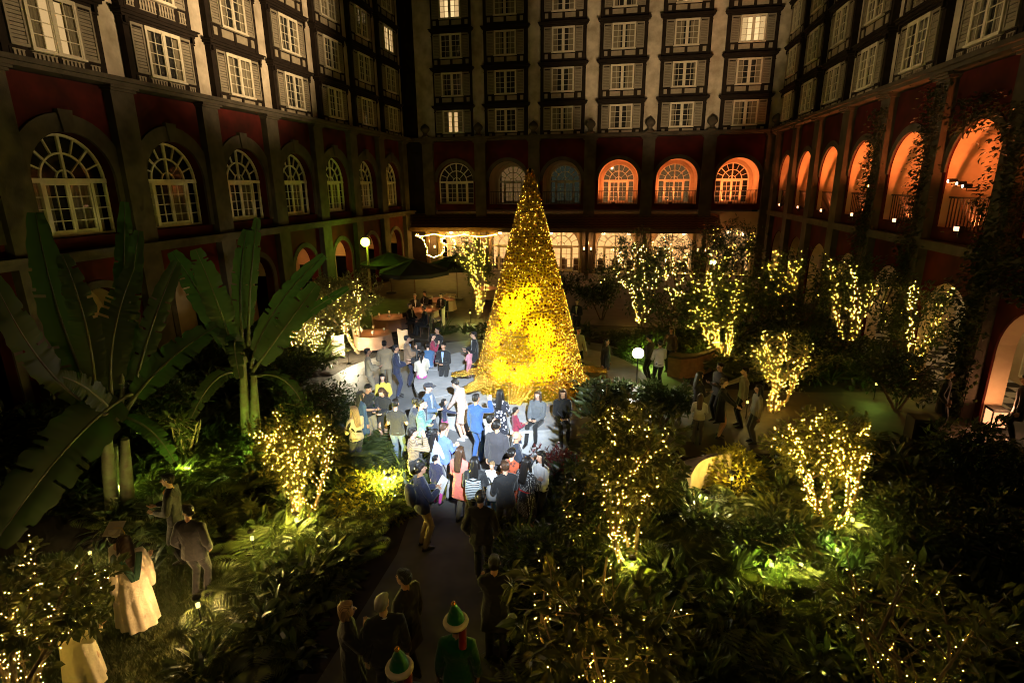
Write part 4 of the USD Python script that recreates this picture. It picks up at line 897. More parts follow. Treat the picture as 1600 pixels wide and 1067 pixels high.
P_('man in a beige shirt facing the dark haired server', 1166, 575, 1.74, 95, (.34,.28,.18), K_, 'black', 'skin_tan', 'reach', 'shirt')
P_('woman in a loose beige blouse under the wide fairy lit tree', 1187, 602, 1.62, 100, (.33,.28,.19), (.1,.09,.07), 'black', 'skin_tan', 'down', 'shirt', hair_kind='long')
P_('man in a long dark coat alone on the paving by the arcade', 1483, 578, 1.80, -120, K_, K_, 'black', 'skin_tan', 'pockets', 'coat')
P_('man in black in front of the orange lit arch with the lantern', 1606, 588, 1.80, 60, K_, K_, 'black', 'skin_tan', 'down', 'coat')
# ---------------------------------------------------------------- foliage
def frame_of(d, up=None):
    d = d/(np.linalg.norm(d, axis=-1, keepdims=True)+1e-9); up = np.array([0, 0, 1.]) if up is None else up
    s = np.cross(d, up); l = np.linalg.norm(s, axis=-1, keepdims=True); s = np.where(l > .05, s/np.maximum(l, 1e-6), [1., 0, 0]); return d, s, np.cross(s, d)
def leaves(P, D, L, Wd, roll=None, curl=.15, kind=8):
    """leaf blades from the points P along the directions D: folded along the midrib, drooping at the tip"""
    d, s, n = frame_of(D); N = len(P)
    if roll is not None: c, q = np.cos(roll)[:, None], np.sin(roll)[:, None]; s, n = s*c+n*q, n*c-s*q
    L = np.broadcast_to(L, (N,))[:, None]; Wd = np.broadcast_to(Wd, (N,))[:, None]
    if kind == 4:
        v = np.stack([P, P+d*L*.5+s*Wd*.5+n*Wd*.1, P+d*L-n*L*curl*.6, P+d*L*.5-s*Wd*.5+n*Wd*.1], 1)
        f = np.array([[0,1,2],[0,2,3]])
    else:
        m1, m2, tip = P+d*L*.33-n*L*curl*.12, P+d*L*.68-n*L*curl*.45, P+d*L-n*L*curl
        v = np.stack([P, m1+s*Wd*.42+n*Wd*.12, m1, m1-s*Wd*.42+n*Wd*.12, m2+s*Wd*.40+n*Wd*.1, m2, m2-s*Wd*.40+n*Wd*.1, tip], 1)
        f = np.array([[0,1,2],[0,2,3],[1,4,5],[1,5,2],[2,5,6],[2,6,3],[4,7,5],[5,7,6]])
    k = v.shape[1]
    return v.reshape(-1, 3), (f[None]+k*np.arange(N)[:, None, None]).reshape(-1, 3)
def rdir(r, n, up=.3):
    v = r.normal(size=(n, 3)); v[:, 2] = v[:, 2]*.6+up; return v/np.linalg.norm(v, axis=1, keepdims=True)
leafmat('leaf_shrub', [(.03,.05,.012),(.055,.08,.02),(.09,.11,.03)], .3, .38)
leafmat('leaf_warm', [(.06,.065,.016),(.10,.10,.026),(.14,.13,.035)], .3, .4)
leafmat('leaf_dark', [(.02,.034,.010),(.036,.052,.016),(.06,.075,.024)], .25, .35)
leafmat('leaf_fern', [(.045,.06,.012),(.075,.09,.018),(.11,.12,.026)], .35, .55)
leafmat('leaf_yellow', [(.17,.15,.012),(.26,.22,.02),(.14,.15,.02)], .35, .5)
leafmat('leaf_pale', [(.10,.11,.05),(.16,.16,.08),(.22,.20,.11)], .3, .5)
leafmat('leaf_banana', [(.026,.034,.011),(.036,.043,.014),(.05,.052,.02)], .45, .5, tcol=(.07,.2,.03))
leafmat('leaf_red', [(.10,.012,.010),(.07,.02,.012),(.05,.04,.015)], .3, .4)
leafmat('leaf_ivy', [(.02,.03,.01),(.035,.045,.014),(.06,.05,.02)], .3, .45)
mat('bark', (.10,.07,.045), (.06,.042,.028), .85, 14, bump=.5)
mat('bark_pale', (.28,.21,.13), (.18,.13,.08), .8, 10, bump=.4)
mat('banana_stem', (.10,.13,.05), (.07,.06,.03), .6, 6, bump=.2)
emit('bulb_warm', (1., .58, .05), 46.)
emit('bulb_white', (1., .64, .09), 46.)

# ---- ground cover of the beds
def fern_model(seed, n=13, L=.62, pin=13):
    r = np.random.default_rng(seed); P, D, Ls, Ws = [], [], [], []
    for k in range(n):
        a = 2*PI*k/n+r.uniform(-.25, .25); h = np.array([math.cos(a), math.sin(a), 0]); l = L*r.uniform(.75, 1.15); e = r.uniform(.75, 1.25)
        for t in np.linspace(.12, 1, pin):
            p = h*l*math.sin(e*t*1.1)/1.1+np.array([0, 0, l*(t*1.0-.62*t*t)*e]); tan = h*math.cos(e*t)+np.array([0,0,1-1.25*t])*e*.8
            s = np.cross(tan, [0,0,1.]); s /= np.linalg.norm(s)+1e-9
            for q in (-1, 1):
                P.append(p); D.append(s*q+tan*.5-np.array([0,0,.15])); Ls.append(l*.34*math.sin(PI*(.12+.86*t))**.8+.02); Ws.append(.030+.02*(1-t))
    return leaves(np.array(P), np.array(D), np.array(Ls), np.array(Ws), kind=4, curl=.2)
def clump_model(seed, n=60, L=.17, W_=.07, R=.30, h=.42, kind=8):
    r = np.random.default_rng(seed); d = rdir(r, n, .45); P = d*np.array([R, R, h])*r.uniform(.45, 1., (n, 1)); P[:, 2] = np.abs(P[:, 2])
    D = d+r.normal(0, .5, (n, 3)); D[:, 2] += .1
    return leaves(P, D, L*r.uniform(.7, 1.3, n), W_*r.uniform(.7, 1.3, n), r.normal(0, .5, n), .25, kind)
def blade_model(seed, n=26, L=.75):
    r = np.random.default_rng(seed); a = r.uniform(0, 2*PI, n); e = r.uniform(.7, 1.35, n); D = np.stack([np.cos(a)*np.cos(e), np.sin(a)*np.cos(e), np.sin(e)], -1)
    return leaves(np.stack([np.cos(a)*.04, np.sin(a)*.04, 0*a], -1), D, L*r.uniform(.6, 1.1, n), .045, None, .5)
import shapely
def scatter(poly, spacing, seed):
    r = np.random.default_rng(seed); pg = Polygon(poly); a, b, c, d = pg.bounds; n = int((c-a)*(d-b)/spacing**2)
    p = np.stack([r.uniform(a, c, n), r.uniform(b, d, n)], -1); return p[shapely.contains_xy(pg, p[:, 0], p[:, 1])], r
def zquat(a): return np.stack([np.cos(a/2), 0*a, 0*a, np.sin(a/2)], -1)
MODELS = [(fern_model(1), 'leaf_fern', False), (fern_model(2, 11, .7), 'leaf_fern', False), (clump_model(3), 'leaf_shrub', False), (clump_model(4, 46, .24, .11, .36, .5), 'leaf_dark', False), (blade_model(5), 'leaf_fern', False), (clump_model(6, 90, .11, .05, .28, .36, 4), 'leaf_warm', False)]
def bed(label, poly, spacing, seed, weights, smin=.8, smax=1.35, hump=0.):
    p, r = scatter(poly, spacing, seed); n = len(p); idx = r.choice(len(MODELS), n, p=np.array(weights)/sum(weights))
    z = hump*meshkit.noise(np.c_[p*.8, 0*p[:, :1]]) if hump else np.zeros(n)
    pi = instancer(None, 'bed_planting', MODELS, np.c_[p, z+.0], idx, r.uniform(smin, smax, n), zquat(r.uniform(0, 2*PI, n)))
    tag(pi, label, 'ground cover', None, 'stuff'); return pi
bed('ferns and broad leaved ground cover left of the path', [(-8.6,7.4),(-6.3,7.6),(-5.4,5.0),(-4.3,5.2),(-4.25,8.3),(-4.35,10.2),(-5.0,11.7),(-7.2,12.4),(-9.5,14.3),(-12.5,13),(-11.8,8.4)], .36, 21, [3,2,3,2,1,2], hump=.25)
bed('dark planting between lawn and western wing', [(-16.6,6),(-12.2,6.6),(-11.7,9),(-12.0,13),(-10.5,17),(-11.5,22),(-16.6,22)], .5, 22, [1,1,2,3,1,1], 1., 1.7, .3)
bed('mixed leafy planting right of the path', [(-1.1,5.2),(-1.8,8.4),(-1.6,10.4),(-.8,11.9),(1.2,11.6),(2.1,10.9),(3.6,12.6),(5.6,13.6),(9.8,14.6),(9.8,10.8),(5.4,9.4),(2.2,5.5),(.8,4.2)], .36, 23, [2,2,3,3,1,2], hump=.25)
bed('planting under the trees right of the plaza', [(3.9,18.6),(9.8,19.8),(9.8,29),(5.5,26.2),(1.5,24.5),(2.6,21)], .5, 24, [1,1,3,3,1,2], .9, 1.6, .3)
bed('hedge planting behind the golden cone', [(-8.5,22.4),(-2.6,24.2),(1.4,24.4),(2.4,21.2),(1.0,23.2),(-2.5,23.8),(-6,23),(-8.4,21.6)], .4, 25, [1,1,3,2,1,3], .9, 1.5, .3)
bed('dark planting at the lower right corner', [(2.2,5.3),(5.5,9.1),(9.8,10.5),(9.8,3),(3,2.5)], .45, 26, [1,1,2,4,1,1], .9, 1.5)

# ---- banana plants with huge leaves
def banana_leaf(root, base, az, length, rise, bend, width, seed, tears=7):
    """one big leaf: stalk, midrib and a blade split into lobes"""
    r = np.random.default_rng(seed); h = np.array([math.cos(az), math.sin(az), 0]); s = np.array([-h[1], h[0], 0])
    t = np.linspace(0, 1, 34); e = rise-bend*t**1.6; ds = length/33
    pts = [np.array(base, float)]
    for k in range(33): pts.append(pts[-1]+(h*math.cos(e[k])+np.array([0,0,math.sin(e[k])]))*ds)
    pts = np.array(pts); stalk = 7
    lf = obj('leaf_midrib', MB().tube(pts, np.interp(t, [0, .2, 1], [.045, .028, .006]), 6), 'banana_stem', root, 60)
    tw = r.uniform(-.35, .35)
    for q in (-1, 1):
        v, f = [], []
        cut = set(r.choice(np.arange(stalk+3, 32), tears, replace=False).tolist())
        nn = 5
        for k in range(stalk, 34):
            tt = (k-stalk)/(33-stalk); w = width*math.sin(PI*min(1, tt*.86+.09))**.62*(1-.25*tt)
            up = np.cross(s, h*math.cos(e[min(k, 32)])+np.array([0,0,math.sin(e[min(k, 32)])])); up = -up if up[2] < 0 else up
            row = []
            for j in range(nn):
                x = j/(nn-1); row.append(pts[k]+s*q*w*x*.94+up*(.16*w*x-.30*w*x*x)+up*.012*math.sin(k*1.7+j)+up*tw*q*w*x*.4+h*.14*w*x)
            if k in cut and v:                        # a tear: the blade's edge splits
                prev = v[-nn:]; v += [a+(b-a)*.25+(h*-.5+np.array([0,0,-1.]))*.05*j for j, (a, b) in enumerate(zip(row, row))]
                v = v[:-nn]; v += [row[0]]+[a*(1)+np.array([0,0,-.03*j])-h*.012*j for j, a in enumerate(row[1:], 1)]
            else: v += row
        m = len(v)//nn
        for k in range(m-1):
            if (k+stalk+1) in cut:
                for j in range(1): f.append([k*nn+j, k*nn+j+1, (k+1)*nn+j+1, (k+1)*nn+j])
                continue
            for j in range(nn-1): f.append([k*nn+j, k*nn+j+1, (k+1)*nn+j+1, (k+1)*nn+j])
        obj('leaf_blade', (np.array(v), np.array(f)), 'leaf_banana', lf, True)
def bezier_leaf(root, P0, P1, P2, width, face, seed, stalk=.14, tears=5):
    """one big leaf along a curve: midrib and two blade halves, ribbed, here and there torn"""
    r = np.random.default_rng(seed); n = 72; t = np.linspace(0, 1, n)[:, None]
    p = P0*(1-t)**2+2*P1*t*(1-t)+P2*t*t; tan = np.gradient(p, axis=0); tan /= np.linalg.norm(tan, axis=1, keepdims=True)
    V = face/np.linalg.norm(face); s = np.cross(tan, V); s /= np.linalg.norm(s, axis=1, keepdims=True)+1e-9; up = np.cross(s, tan)
    lf = obj('leaf_midrib', MB().tube(p, np.interp(t[:, 0], [0, .2, 1], [.05, .03, .006]), 6), 'banana_stem', root, 60)
    k0 = int(stalk*n); m = n-k0; cuts = set(r.choice(np.arange(8, m-6), tears, replace=False).tolist()); nn = 6; fold = r.uniform(.1, .35)
    for q in (-1, 1):
        v, f = [], []; rip = 0
        for k in range(m):
            tt = k/(m-1); w = width*.5*math.sin(PI*min(1, tt*.83+.10))**.55*(1-.12*tt)*(1+.05*math.sin(k*.9+q)); i = k0+k
            if k in cuts: rip = 1.
            rip *= .55
            for j in range(nn):
                x = j/(nn-1); v.append(p[i]+s[i]*q*w*x*(1-.1*rip*x)+up[i]*(fold*w*x-.35*fold*w*x*x*2+.009*math.sin(k*2.1)*x-.10*rip*x)+tan[i]*(.16*w*x)*min(1., (m-1-k)/6))
        for k in range(m-1):
            for j in range(nn-1):
                if (k+1) in cuts and j >= 2+(k % 3): continue
                f.append([k*nn+j, k*nn+j+1, (k+1)*nn+j+1, (k+1)*nn+j])
        obj('leaf_blade', (np.array(v), np.array(f)), 'leaf_banana', lf, True)
def banana(label, bpx, crown_px, specs, stems, seed):
    """specs: pixels of a leaf's root, middle and tip, how far middle and tip lean to the camera (m), width (m), and which way the blade turns"""
    b = on(*bpx); t = thing('banana_plant', label, 'banana plant', None, b); hz = Z(crown_px[0], crown_px[1], b)-b
    for k, (dx, dy, hh) in enumerate(stems): obj('stem', MB().tube([(dx, dy, 0), (dx*1.1+hz[0]*.4, dy*1.1, hz[2]*hh*.5), (dx+hz[0], dy, hz[2]*hh)], [.15, .12, .07], 10), 'banana_stem', t, 60)
    fw = np.array([b[0], b[1], 0]); fw /= -np.linalg.norm(fw)
    for k, (a, m, c, dm, dc, w, up) in enumerate(specs):
        P = [Z(*x, b)-b+fw*d for x, d in ((a, 0), (m, dm), (c, dc))]; view = fw*(1-up)+np.array([0,0,1.])*(.35+up)
        st_ = Z(crown_px[0], crown_px[1], b)-b
        bezier_leaf(t, P[0], P[1], P[2], w*.86, view, seed+k)
    return t
def Z(px, py, b, dz=0):                      # the point seen at a pixel, in the upright plane through b that faces the camera
    b = np.asarray(b, float); n = np.array([b[0], b[1], 0.]); d = FWD+RIGHT*(px-800)/F_PX-UP*(py-533.5)/F_PX; return EYE+d*(n@(b-EYE))/(n@d)
banana('big banana plant at the left with one huge drooping leaf', (180,815), (195,640), [
    ((212,612),(120,640),(-5,815),.5,.9,1.25,.15), ((178,640),(160,540),(212,425),-.2,-.3,.8,.1), ((198,640),(240,560),(335,505),.3,.3,.72,.2), ((190,630),(200,520),(228,365),-.6,-1.0,.5,.3),
    ((165,650),(90,540),(55,335),-.4,-.9,.75,.5), ((150,640),(150,520),(98,400),-.2,-.3,.6,-.2), ((150,640),(60,590),(-10,430),.2,.3,.7,.5), ((185,655),(140,590),(95,572),.5,.8,.6,.3),
    ((205,630),(235,520),(290,415),-.5,-.9,.55,-.25), ((190,600),(205,450),(212,318),-1.2,-1.8,.45,.4), ((180,650),(230,640),(262,700),.6,.8,.45,.4)], [(0,0,1.05), (.22,.1,.8), (-.2,.2,.7)], 40)
banana('banana plant nearer the plaza with upright pale leaves', (388,705), (388,560), [
    ((392,575),(410,480),(505,398),.1,.2,.55,.1), ((395,580),(425,530),(490,440),.4,.5,.8,.1), ((395,560),(460,500),(548,452),-.2,-.3,.4,.3), ((388,540),(390,430),(405,342),-.3,-.5,.42,-.2), ((380,545),(370,440),(388,362),-.5,-.7,.5,0),
    ((375,580),(345,480),(305,392),-.2,-.4,.75,.3), ((385,565),(352,480),(372,575),.5,.9,.5,.2), ((370,570),(320,470),(265,400),-.6,-1.0,.7,0), ((395,590),(450,560),(475,640),.5,.8,.45,.4), ((380,585),(335,560),(300,640),.4,.6,.5,.3)], [(0,0,1.05), (.2,.05,.85)], 70)

# ---- trees and shrubs carrying fairy lights
def spline(a, b, r, bow, n=7):
    t = np.linspace(0, 1, n)[:, None]; off = r.normal(0, 1, 3)*bow*np.linalg.norm(b-a); return a+(b-a)*t+off*(t*(1-t))*2
def tree(label, base, crown, rad, seed, leaf='leaf_shrub', leaf_len=.16, leaf_w=.06, n_leaf=2500, stems=4, sub=5, bark='bark', light='bulb_warm', n_bulb=220, r_bulb=.02, lights=True, kind=8, name='tree', cat='tree', trunk_r=.05, fill=1.0, wrap=.75, own_leaves=False, group=None, sub_lit=1., tuft=.33, lift=.25, light_label=None, lit_part=(0., 1.)):
    """several bent stems from one base, side branches into an uneven crown, bulbs wound along the wood"""
    r = np.random.default_rng(seed); base = np.asarray(base, float); cc = np.asarray(crown, float); rad = np.asarray(rad, float)
    t = thing(name, label, cat, group, base)
    tr, paths, ends = MB(), [], []
    for k in range(stems):
        a = 2*PI*(k+r.uniform(-.3, .3))/stems
        tip = cc+rad*np.array([math.cos(a)*(.62 if sub_lit == 1 else .48), math.sin(a)*.62, r.uniform(-.1, .55) if sub_lit == 1 else r.uniform(.1, .8)])
        p = spline(base+np.array([math.cos(a), math.sin(a), 0])*trunk_r*1.2, tip, r, .10, 9); p[1:-1] += r.normal(0, .02*np.linalg.norm(tip-base), (7, 3))*.5
        tr.tube(p-base, np.interp(np.linspace(0, 1, 9), [0, 1], [trunk_r*r.uniform(.7, 1.1), trunk_r*.22]), 6); paths.append((p, trunk_r, 0))
        for j in range(sub):
            q = r.uniform(.38, 1.); i0 = int(q*8); s = p[i0]
            d = rdir(r, 1, .25)[0]; e = cc+rad*d*r.uniform(.55, 1.02)
            pp = spline(s, e, r, .14, 6); paths.append((pp, trunk_r*.35, 1)); ends.append(pp)
    obj('trunk', tr, bark, t, 60)
    bm = MB()
    for pp in ends: bm.tube(pp-base, np.linspace(trunk_r*.32, .004, 6), 4, False)
    obj('branch', bm, bark, t, 60); stage.GetPrimAtPath(str(t.GetPath())+'/branch').SetCustomDataByKey('kind', 'stuff')
    # leaves gather along the outer part of the branches
    tw = []
    for pp in ends:
        for q in r.uniform(.3, 1.05, max(2, int(n_leaf/len(ends)/7))):
            i0 = min(4, int(q*5)); tw.append(pp[i0]+(pp[i0+1]-pp[i0])*(q*5-i0)+r.normal(0, tuft*.35, 3)*rad)
    tw = np.array(tw); C = np.repeat(tw, 7, 0)+r.normal(0, tuft*.16, (len(tw)*7, 3))*rad.mean()
    C = C[((C-cc)/rad/1.18)[:, :]@np.ones(3) < 9]; out = (C-cc)/rad; D = out*.8+r.normal(0, .75, C.shape); D[:, 2] += lift
    n = len(C); Ll = leaf_len*r.uniform(.55, 1.25, n); v, f = leaves(C-base, D, Ll, Ll*leaf_w/leaf_len, r.normal(0, .7, n), .22, kind)
    if own_leaves:                                   # near enough to pick the leaves apart: the nearest 300 are parts
        dist = np.linalg.norm(C-EYE, axis=1); fr = (C-EYE)@FWD; inv = np.argsort(dist+(fr < .3)*1e3); k8 = 8 if kind == 8 else 4; fk = 8 if kind == 8 else 2
        near = inv[:300]; vv = v.reshape(n, k8, 3); f0 = f[:fk]
        for k in near: obj('leaf', (vv[k], f0), leaf+('' if k % 3 else '_b'), t)
        rest = inv[300:]; v2 = vv[rest].reshape(-1, 3); f2 = (f0[None]+k8*np.arange(len(rest))[:, None, None]).reshape(-1, 3); tag(obj('crown', (v2, f2), leaf, t), kind='stuff')
    else: tag(obj('crown', (v, f), leaf, t), kind='stuff')
    if lights:
        lt = thing('fairy_lights', light_label or 'warm fairy lights wound along the branches of the '+label[:60].split(' with ')[0], 'fairy lights', None, base)
        ln = np.array([np.linalg.norm(np.diff(p, axis=0), axis=1).sum()*(1.6 if k == 0 else (.62 if r.random() < sub_lit else 0.)) for p, _, k in paths]); ln /= ln.sum(); B, wires = [], MB()
        for (p, rr, k), w in zip(paths, ln):
            if w == 0: continue
            m = max(2, int(n_bulb*1.7*w)); q = np.sort(r.uniform(.06 if k == 0 else .0, 1, m)); x = q*(len(p)-1); i0 = np.minimum(x.astype(int), len(p)-2); pt = p[i0]+(p[i0+1]-p[i0])*(x-i0)[:, None]
            a = np.arange(m)*2.4+r.uniform(0, 6); o = (rr*.75*(1-.6*q)+.022)[:, None]*np.stack([np.cos(a), np.sin(a), r.uniform(-.8, .8, m)], -1)
            pt = pt+o+r.normal(0, .03+.035*(r_bulb > .018), pt.shape)*(.35+q[:, None]); B.append(pt)
            if m > 2: wires.tube(pt-base, .0028, 3, False)
        obj('wire', wires, 'iron', lt); stage.GetPrimAtPath(str(lt.GetPath())+'/wire').SetCustomDataByKey('kind', 'stuff')
        tag(obj('bulb', bulbs_mesh(np.vstack(B)-base, r_bulb*(.56 if r_bulb < .018 else .42)), light, lt), kind='stuff')
    return t
leafmat('leaf_near', [(.04,.05,.014),(.075,.075,.022),(.11,.09,.03)], .3, .4); leafmat('leaf_near_b', [(.03,.045,.012),(.055,.065,.018)], .3, .4)
def T_(label, bpx, cpx, rad, seed, **k):
    b = on(*bpx) if len(bpx) == 2 else np.array(bpx); c = Z(cpx[0], cpx[1], b); return tree(label, b, c, rad, seed, **k)
T_('multi stemmed shrub full of golden fairy lights left of the path', (474,818), (468,690), (.95,.95,.72), 101, leaf='leaf_warm', leaf_len=.13, leaf_w=.055, n_leaf=2300, n_bulb=560, stems=6, sub=6, r_bulb=.015, light_label='golden fairy lights in the multi stemmed shrub left of the path')
T_('frangipani tree with pale knobbly crown and lit stems beside the dining tables', (560,552), (535,452), (1.6,1.3,.85), 102, leaf='leaf_pale', leaf_len=.15, leaf_w=.06, n_leaf=4200, n_bulb=150, stems=4, sub=8, bark='bark_pale', light='bulb_white', r_bulb=.022, kind=4, sub_lit=.2, light_label='fairy lights round the pale stems of the frangipani tree')
T_('low fairy lit bush glowing behind the upright banana leaves', (480,570), (478,512), (1.5,.9,.7), 103, leaf='leaf_pale', leaf_len=.13, leaf_w=.05, n_leaf=1500, n_bulb=220, stems=5, sub=4, light='bulb_white', r_bulb=.022, kind=4, light_label='fairy lights in the low bush behind the upright banana leaves')
T_('slender lit tree just left of the golden cone', (748,498), (740,405), (1.25,1.1,1.6), 104, leaf='leaf_shrub', leaf_len=.16, n_leaf=2720, n_bulb=230, stems=4, sub=5, r_bulb=.024, kind=4, sub_lit=.25, lift=.1, light_label='fairy lights on the slender tree just left of the golden cone')
T_('dark crowned tree with a bright lit fork behind the floodlight', (1000,512), (985,425), (1.9,1.6,1.9), 105, leaf='leaf_dark', leaf_len=.18, n_leaf=4160, n_bulb=200, stems=5, sub=4, r_bulb=.026, light='bulb_white', kind=4, sub_lit=.25, lift=.1, light_label='fairy lights on the bright forked tree behind the floodlight')
T_('thin tree with two lit stems far behind the floodlight', (1055,478), (1056,405), (1.5,1.4,1.6), 106, leaf='leaf_dark', leaf_len=.18, n_leaf=1920, n_bulb=90, stems=3, sub=3, r_bulb=.03, light='bulb_white', kind=4, sub_lit=.25, lift=.1, light_label='fairy lights on the thin far tree with two lit stems')
T_('bushy tree with brilliantly lit lower stems behind the planter wall', (1130,575), (1115,465), (1.6,1.4,1.7), 107, leaf='leaf_shrub', leaf_len=.16, n_leaf=4160, n_bulb=430, stems=6, sub=5, r_bulb=.022, kind=4, sub_lit=.25, lift=.1, light_label='brilliant fairy lights on the bushy tree behind the planter wall')
T_('tall dark tree in front of the veranda end', (1130,470), (1135,385), (2.6,2.,2.0), 108, leaf='leaf_dark', leaf_len=.2, n_leaf=5760, n_bulb=90, stems=5, sub=6, r_bulb=.022, kind=4, sub_lit=.25, lift=.1, light_label='sparse fairy lights on the tall tree before the veranda end')
T_('small lit tree before the orange arcade, wires hanging straight', (1228,490), (1222,425), (1.6,1.4,1.7), 109, leaf='leaf_shrub', leaf_len=.16, n_leaf=2400, n_bulb=130, stems=4, sub=4, r_bulb=.026, kind=4, sub_lit=.25, lift=.1, light_label='fairy lights on the small tree before the orange arcade')
T_('wide low tree with pale twigs and lit stems right of the guests', (1206,645), (1228,560), (1.4,1.2,.9), 110, leaf='leaf_pale', leaf_len=.09, leaf_w=.035, n_leaf=2400, n_bulb=260, stems=4, sub=8, bark='bark_pale', r_bulb=.019, kind=4, sub_lit=.25, lift=.1, light_label='fairy lights on the wide low tree right of the guests')
T_('dark tree with lit forked stems left of the arcade steps', (1318,560), (1325,450), (1.7,1.5,1.8), 111, leaf='leaf_dark', leaf_len=.18, n_leaf=3840, n_bulb=210, stems=4, sub=4, r_bulb=.022, kind=4, sub_lit=.25, lift=.1, light_label='fairy lights on the forked tree left of the arcade steps')
T_('thin zigzag lit tree in front of the ground floor arch', (1425,600), (1440,490), (1.3,1.3,1.6), 112, leaf='leaf_dark', leaf_len=.17, n_leaf=2400, n_bulb=150, stems=2, sub=4, r_bulb=.022, kind=4, sub_lit=.25, lift=.1, light_label='fairy lights zigzagging up the thin tree before the ground floor arch')
T_('broad goblet shaped shrub wrapped in golden fairy lights', (1298,835), (1290,690), (1.05,1.,.78), 113, leaf='leaf_warm', leaf_len=.14, leaf_w=.055, n_leaf=2600, n_bulb=560, stems=5, sub=6, r_bulb=.0155, light_label='golden fairy lights wrapped round the broad goblet shrub')
T_('large magnolia shrub with lit stems in the middle right foreground', (985,905), (985,705), (.9,.95,1.0), 114, leaf='leaf_near', leaf_len=.19, leaf_w=.075, n_leaf=2700, n_bulb=430, stems=5, sub=7, r_bulb=.014, own_leaves=True, light_label='fairy lights in the large magnolia shrub of the foreground')
T_('leafy shrub with few fairy lights right of the polka dot dress', (920,880), (915,785), (.7,.7,.6), 115, leaf='leaf_dark', leaf_len=.17, leaf_w=.07, n_leaf=1700, n_bulb=40, stems=4, sub=6, r_bulb=.014, light_label='few fairy lights in the shrub right of the polka dot dress')
T_('near shrub with large leaves and lit bare stems at the lower edge', (930,1230), (930,960), (1.1,.9,.75), 116, leaf='leaf_near', leaf_len=.2, leaf_w=.085, n_leaf=900, n_bulb=220, stems=5, sub=5, r_bulb=.010, sub_lit=.5, own_leaves=True, bark='bark_pale', light_label='fairy lights on the bare stems at the lower edge')
T_('near shrub with scattered lights at the lower right', (1420,1250), (1430,970), (1.2,.9,.8), 117, leaf='leaf_near', leaf_len=.16, leaf_w=.06, n_leaf=1000, n_bulb=110, stems=5, sub=6, r_bulb=.009, own_leaves=True, light_label='scattered fairy lights in the near shrub at the lower right')
T_('near round leaved bush with white hot lights at the lower left', (40,1180), (60,930), (.85,.8,.72), 118, leaf='leaf_near', leaf_len=.14, leaf_w=.085, n_leaf=1300, n_bulb=330, stems=6, sub=6, r_bulb=.010, light='bulb_white', own_leaves=True, light_label='white hot fairy lights in the round leaved bush at lower left')
T_('unlit dark shrub filling the right hand corner', (1530,900), (1520,830), (1.1,1.,.7), 119, leaf='leaf_dark', leaf_len=.15, n_leaf=2200, stems=4, sub=7, lights=False, name='shrub', cat='shrub')
T_('dark shrub mass left of the crowd in front of the cream sweater', (490,690), (500,630), (1.3,1.1,.8), 120, leaf='leaf_dark', leaf_len=.13, n_leaf=3000, stems=5, sub=9, lights=False, name='shrub', cat='shrub', kind=4)
T_('thin shrub with yellow green uplit leaves behind the suited man', (292,730), (290,660), (.55,.55,.6), 121, leaf='leaf_fern', leaf_len=.2, leaf_w=.07, n_leaf=260, stems=4, sub=4, lights=False, name='shrub', cat='shrub', bark='bark_pale')
T_('dark shrub under the near lit bushes at the right of the path', (880,930), (850,880), (.9,.8,.55), 122, leaf='leaf_dark', leaf_len=.15, leaf_w=.07, n_leaf=1700, stems=4, sub=7, lights=False, name='shrub', cat='shrub')
T_('red leaved shrub tips beside the stone block', (872,760), (862,715), (.55,.5,.45), 123, leaf='leaf_red', leaf_len=.14, leaf_w=.045, n_leaf=420, stems=3, sub=5, lights=False, name='shrub', cat='shrub')
T_('tall dark tree against the ivy wing with sparse lights', (1370,520), (1375,405), (2.,1.8,2.2), 124, leaf='leaf_dark', leaf_len=.2, n_leaf=3840, stems=4, sub=6, n_bulb=40, r_bulb=.022, kind=4, sub_lit=.25, lift=.1, light_label='a few fairy lights on the tall tree against the ivy wing')
T_('dark shrub between the curved bench and the goblet shrub', (1200,880), (1200,845), (.8,.8,.4), 125, leaf='leaf_dark', leaf_len=.18, leaf_w=.05, n_leaf=2000, stems=4, sub=8, lights=False, name='shrub', cat='shrub')

for k, (px, py, cx_, cy_, rd, nm) in enumerate([(1240,520,1245,470,(1.8,1.5,1.2),'dark shrubbery in front of the orange arcade, furthest from the camera'),(1300,600,1300,540,(1.5,1.3,.9),'dark shrub right of the wide low tree'),(1400,640,1400,580,(1.5,1.2,1.0),'dark shrub between the zigzag tree and the arcade paving'),(1060,530,1060,480,(1.8,1.4,1.1),'dark shrub behind the curved planter wall'),(940,500,935,455,(1.3,1.2,.9),'dark shrub right of the golden cone'),(860,480,870,440,(1.6,1.3,.9),'dark shrub behind the golden cone'),(1170,520,1170,470,(1.8,1.4,1.2),'dark shrub under the tall tree at the veranda end'),(430,640,430,575,(1.3,1.2,.8),'dark shrub below the upright banana leaves'),(250,690,250,620,(1.3,1.2,.8),'dark shrub between the two banana plants'),(1530,760,1525,700,(1.2,1.1,.6),'dark shrub beside the step lights'),(1440,870,1440,820,(1.2,1.1,.6),'dark shrub right of the goblet shrub'),(945,655,945,615,(.9,.8,.45),'dark shrub in front of the floodlight, left of its stand'),(1035,660,1035,620,(.9,.7,.45),'dark shrub below the man in white beside the floodlight')]):
    T_(nm, (px, py), (cx_, cy_), rd, 400+k, leaf='leaf_dark' if k % 3 else 'leaf_shrub', leaf_len=.17, leaf_w=.07, n_leaf=2400, stems=5, sub=8, lights=False, name='shrub', cat='shrub', kind=4)
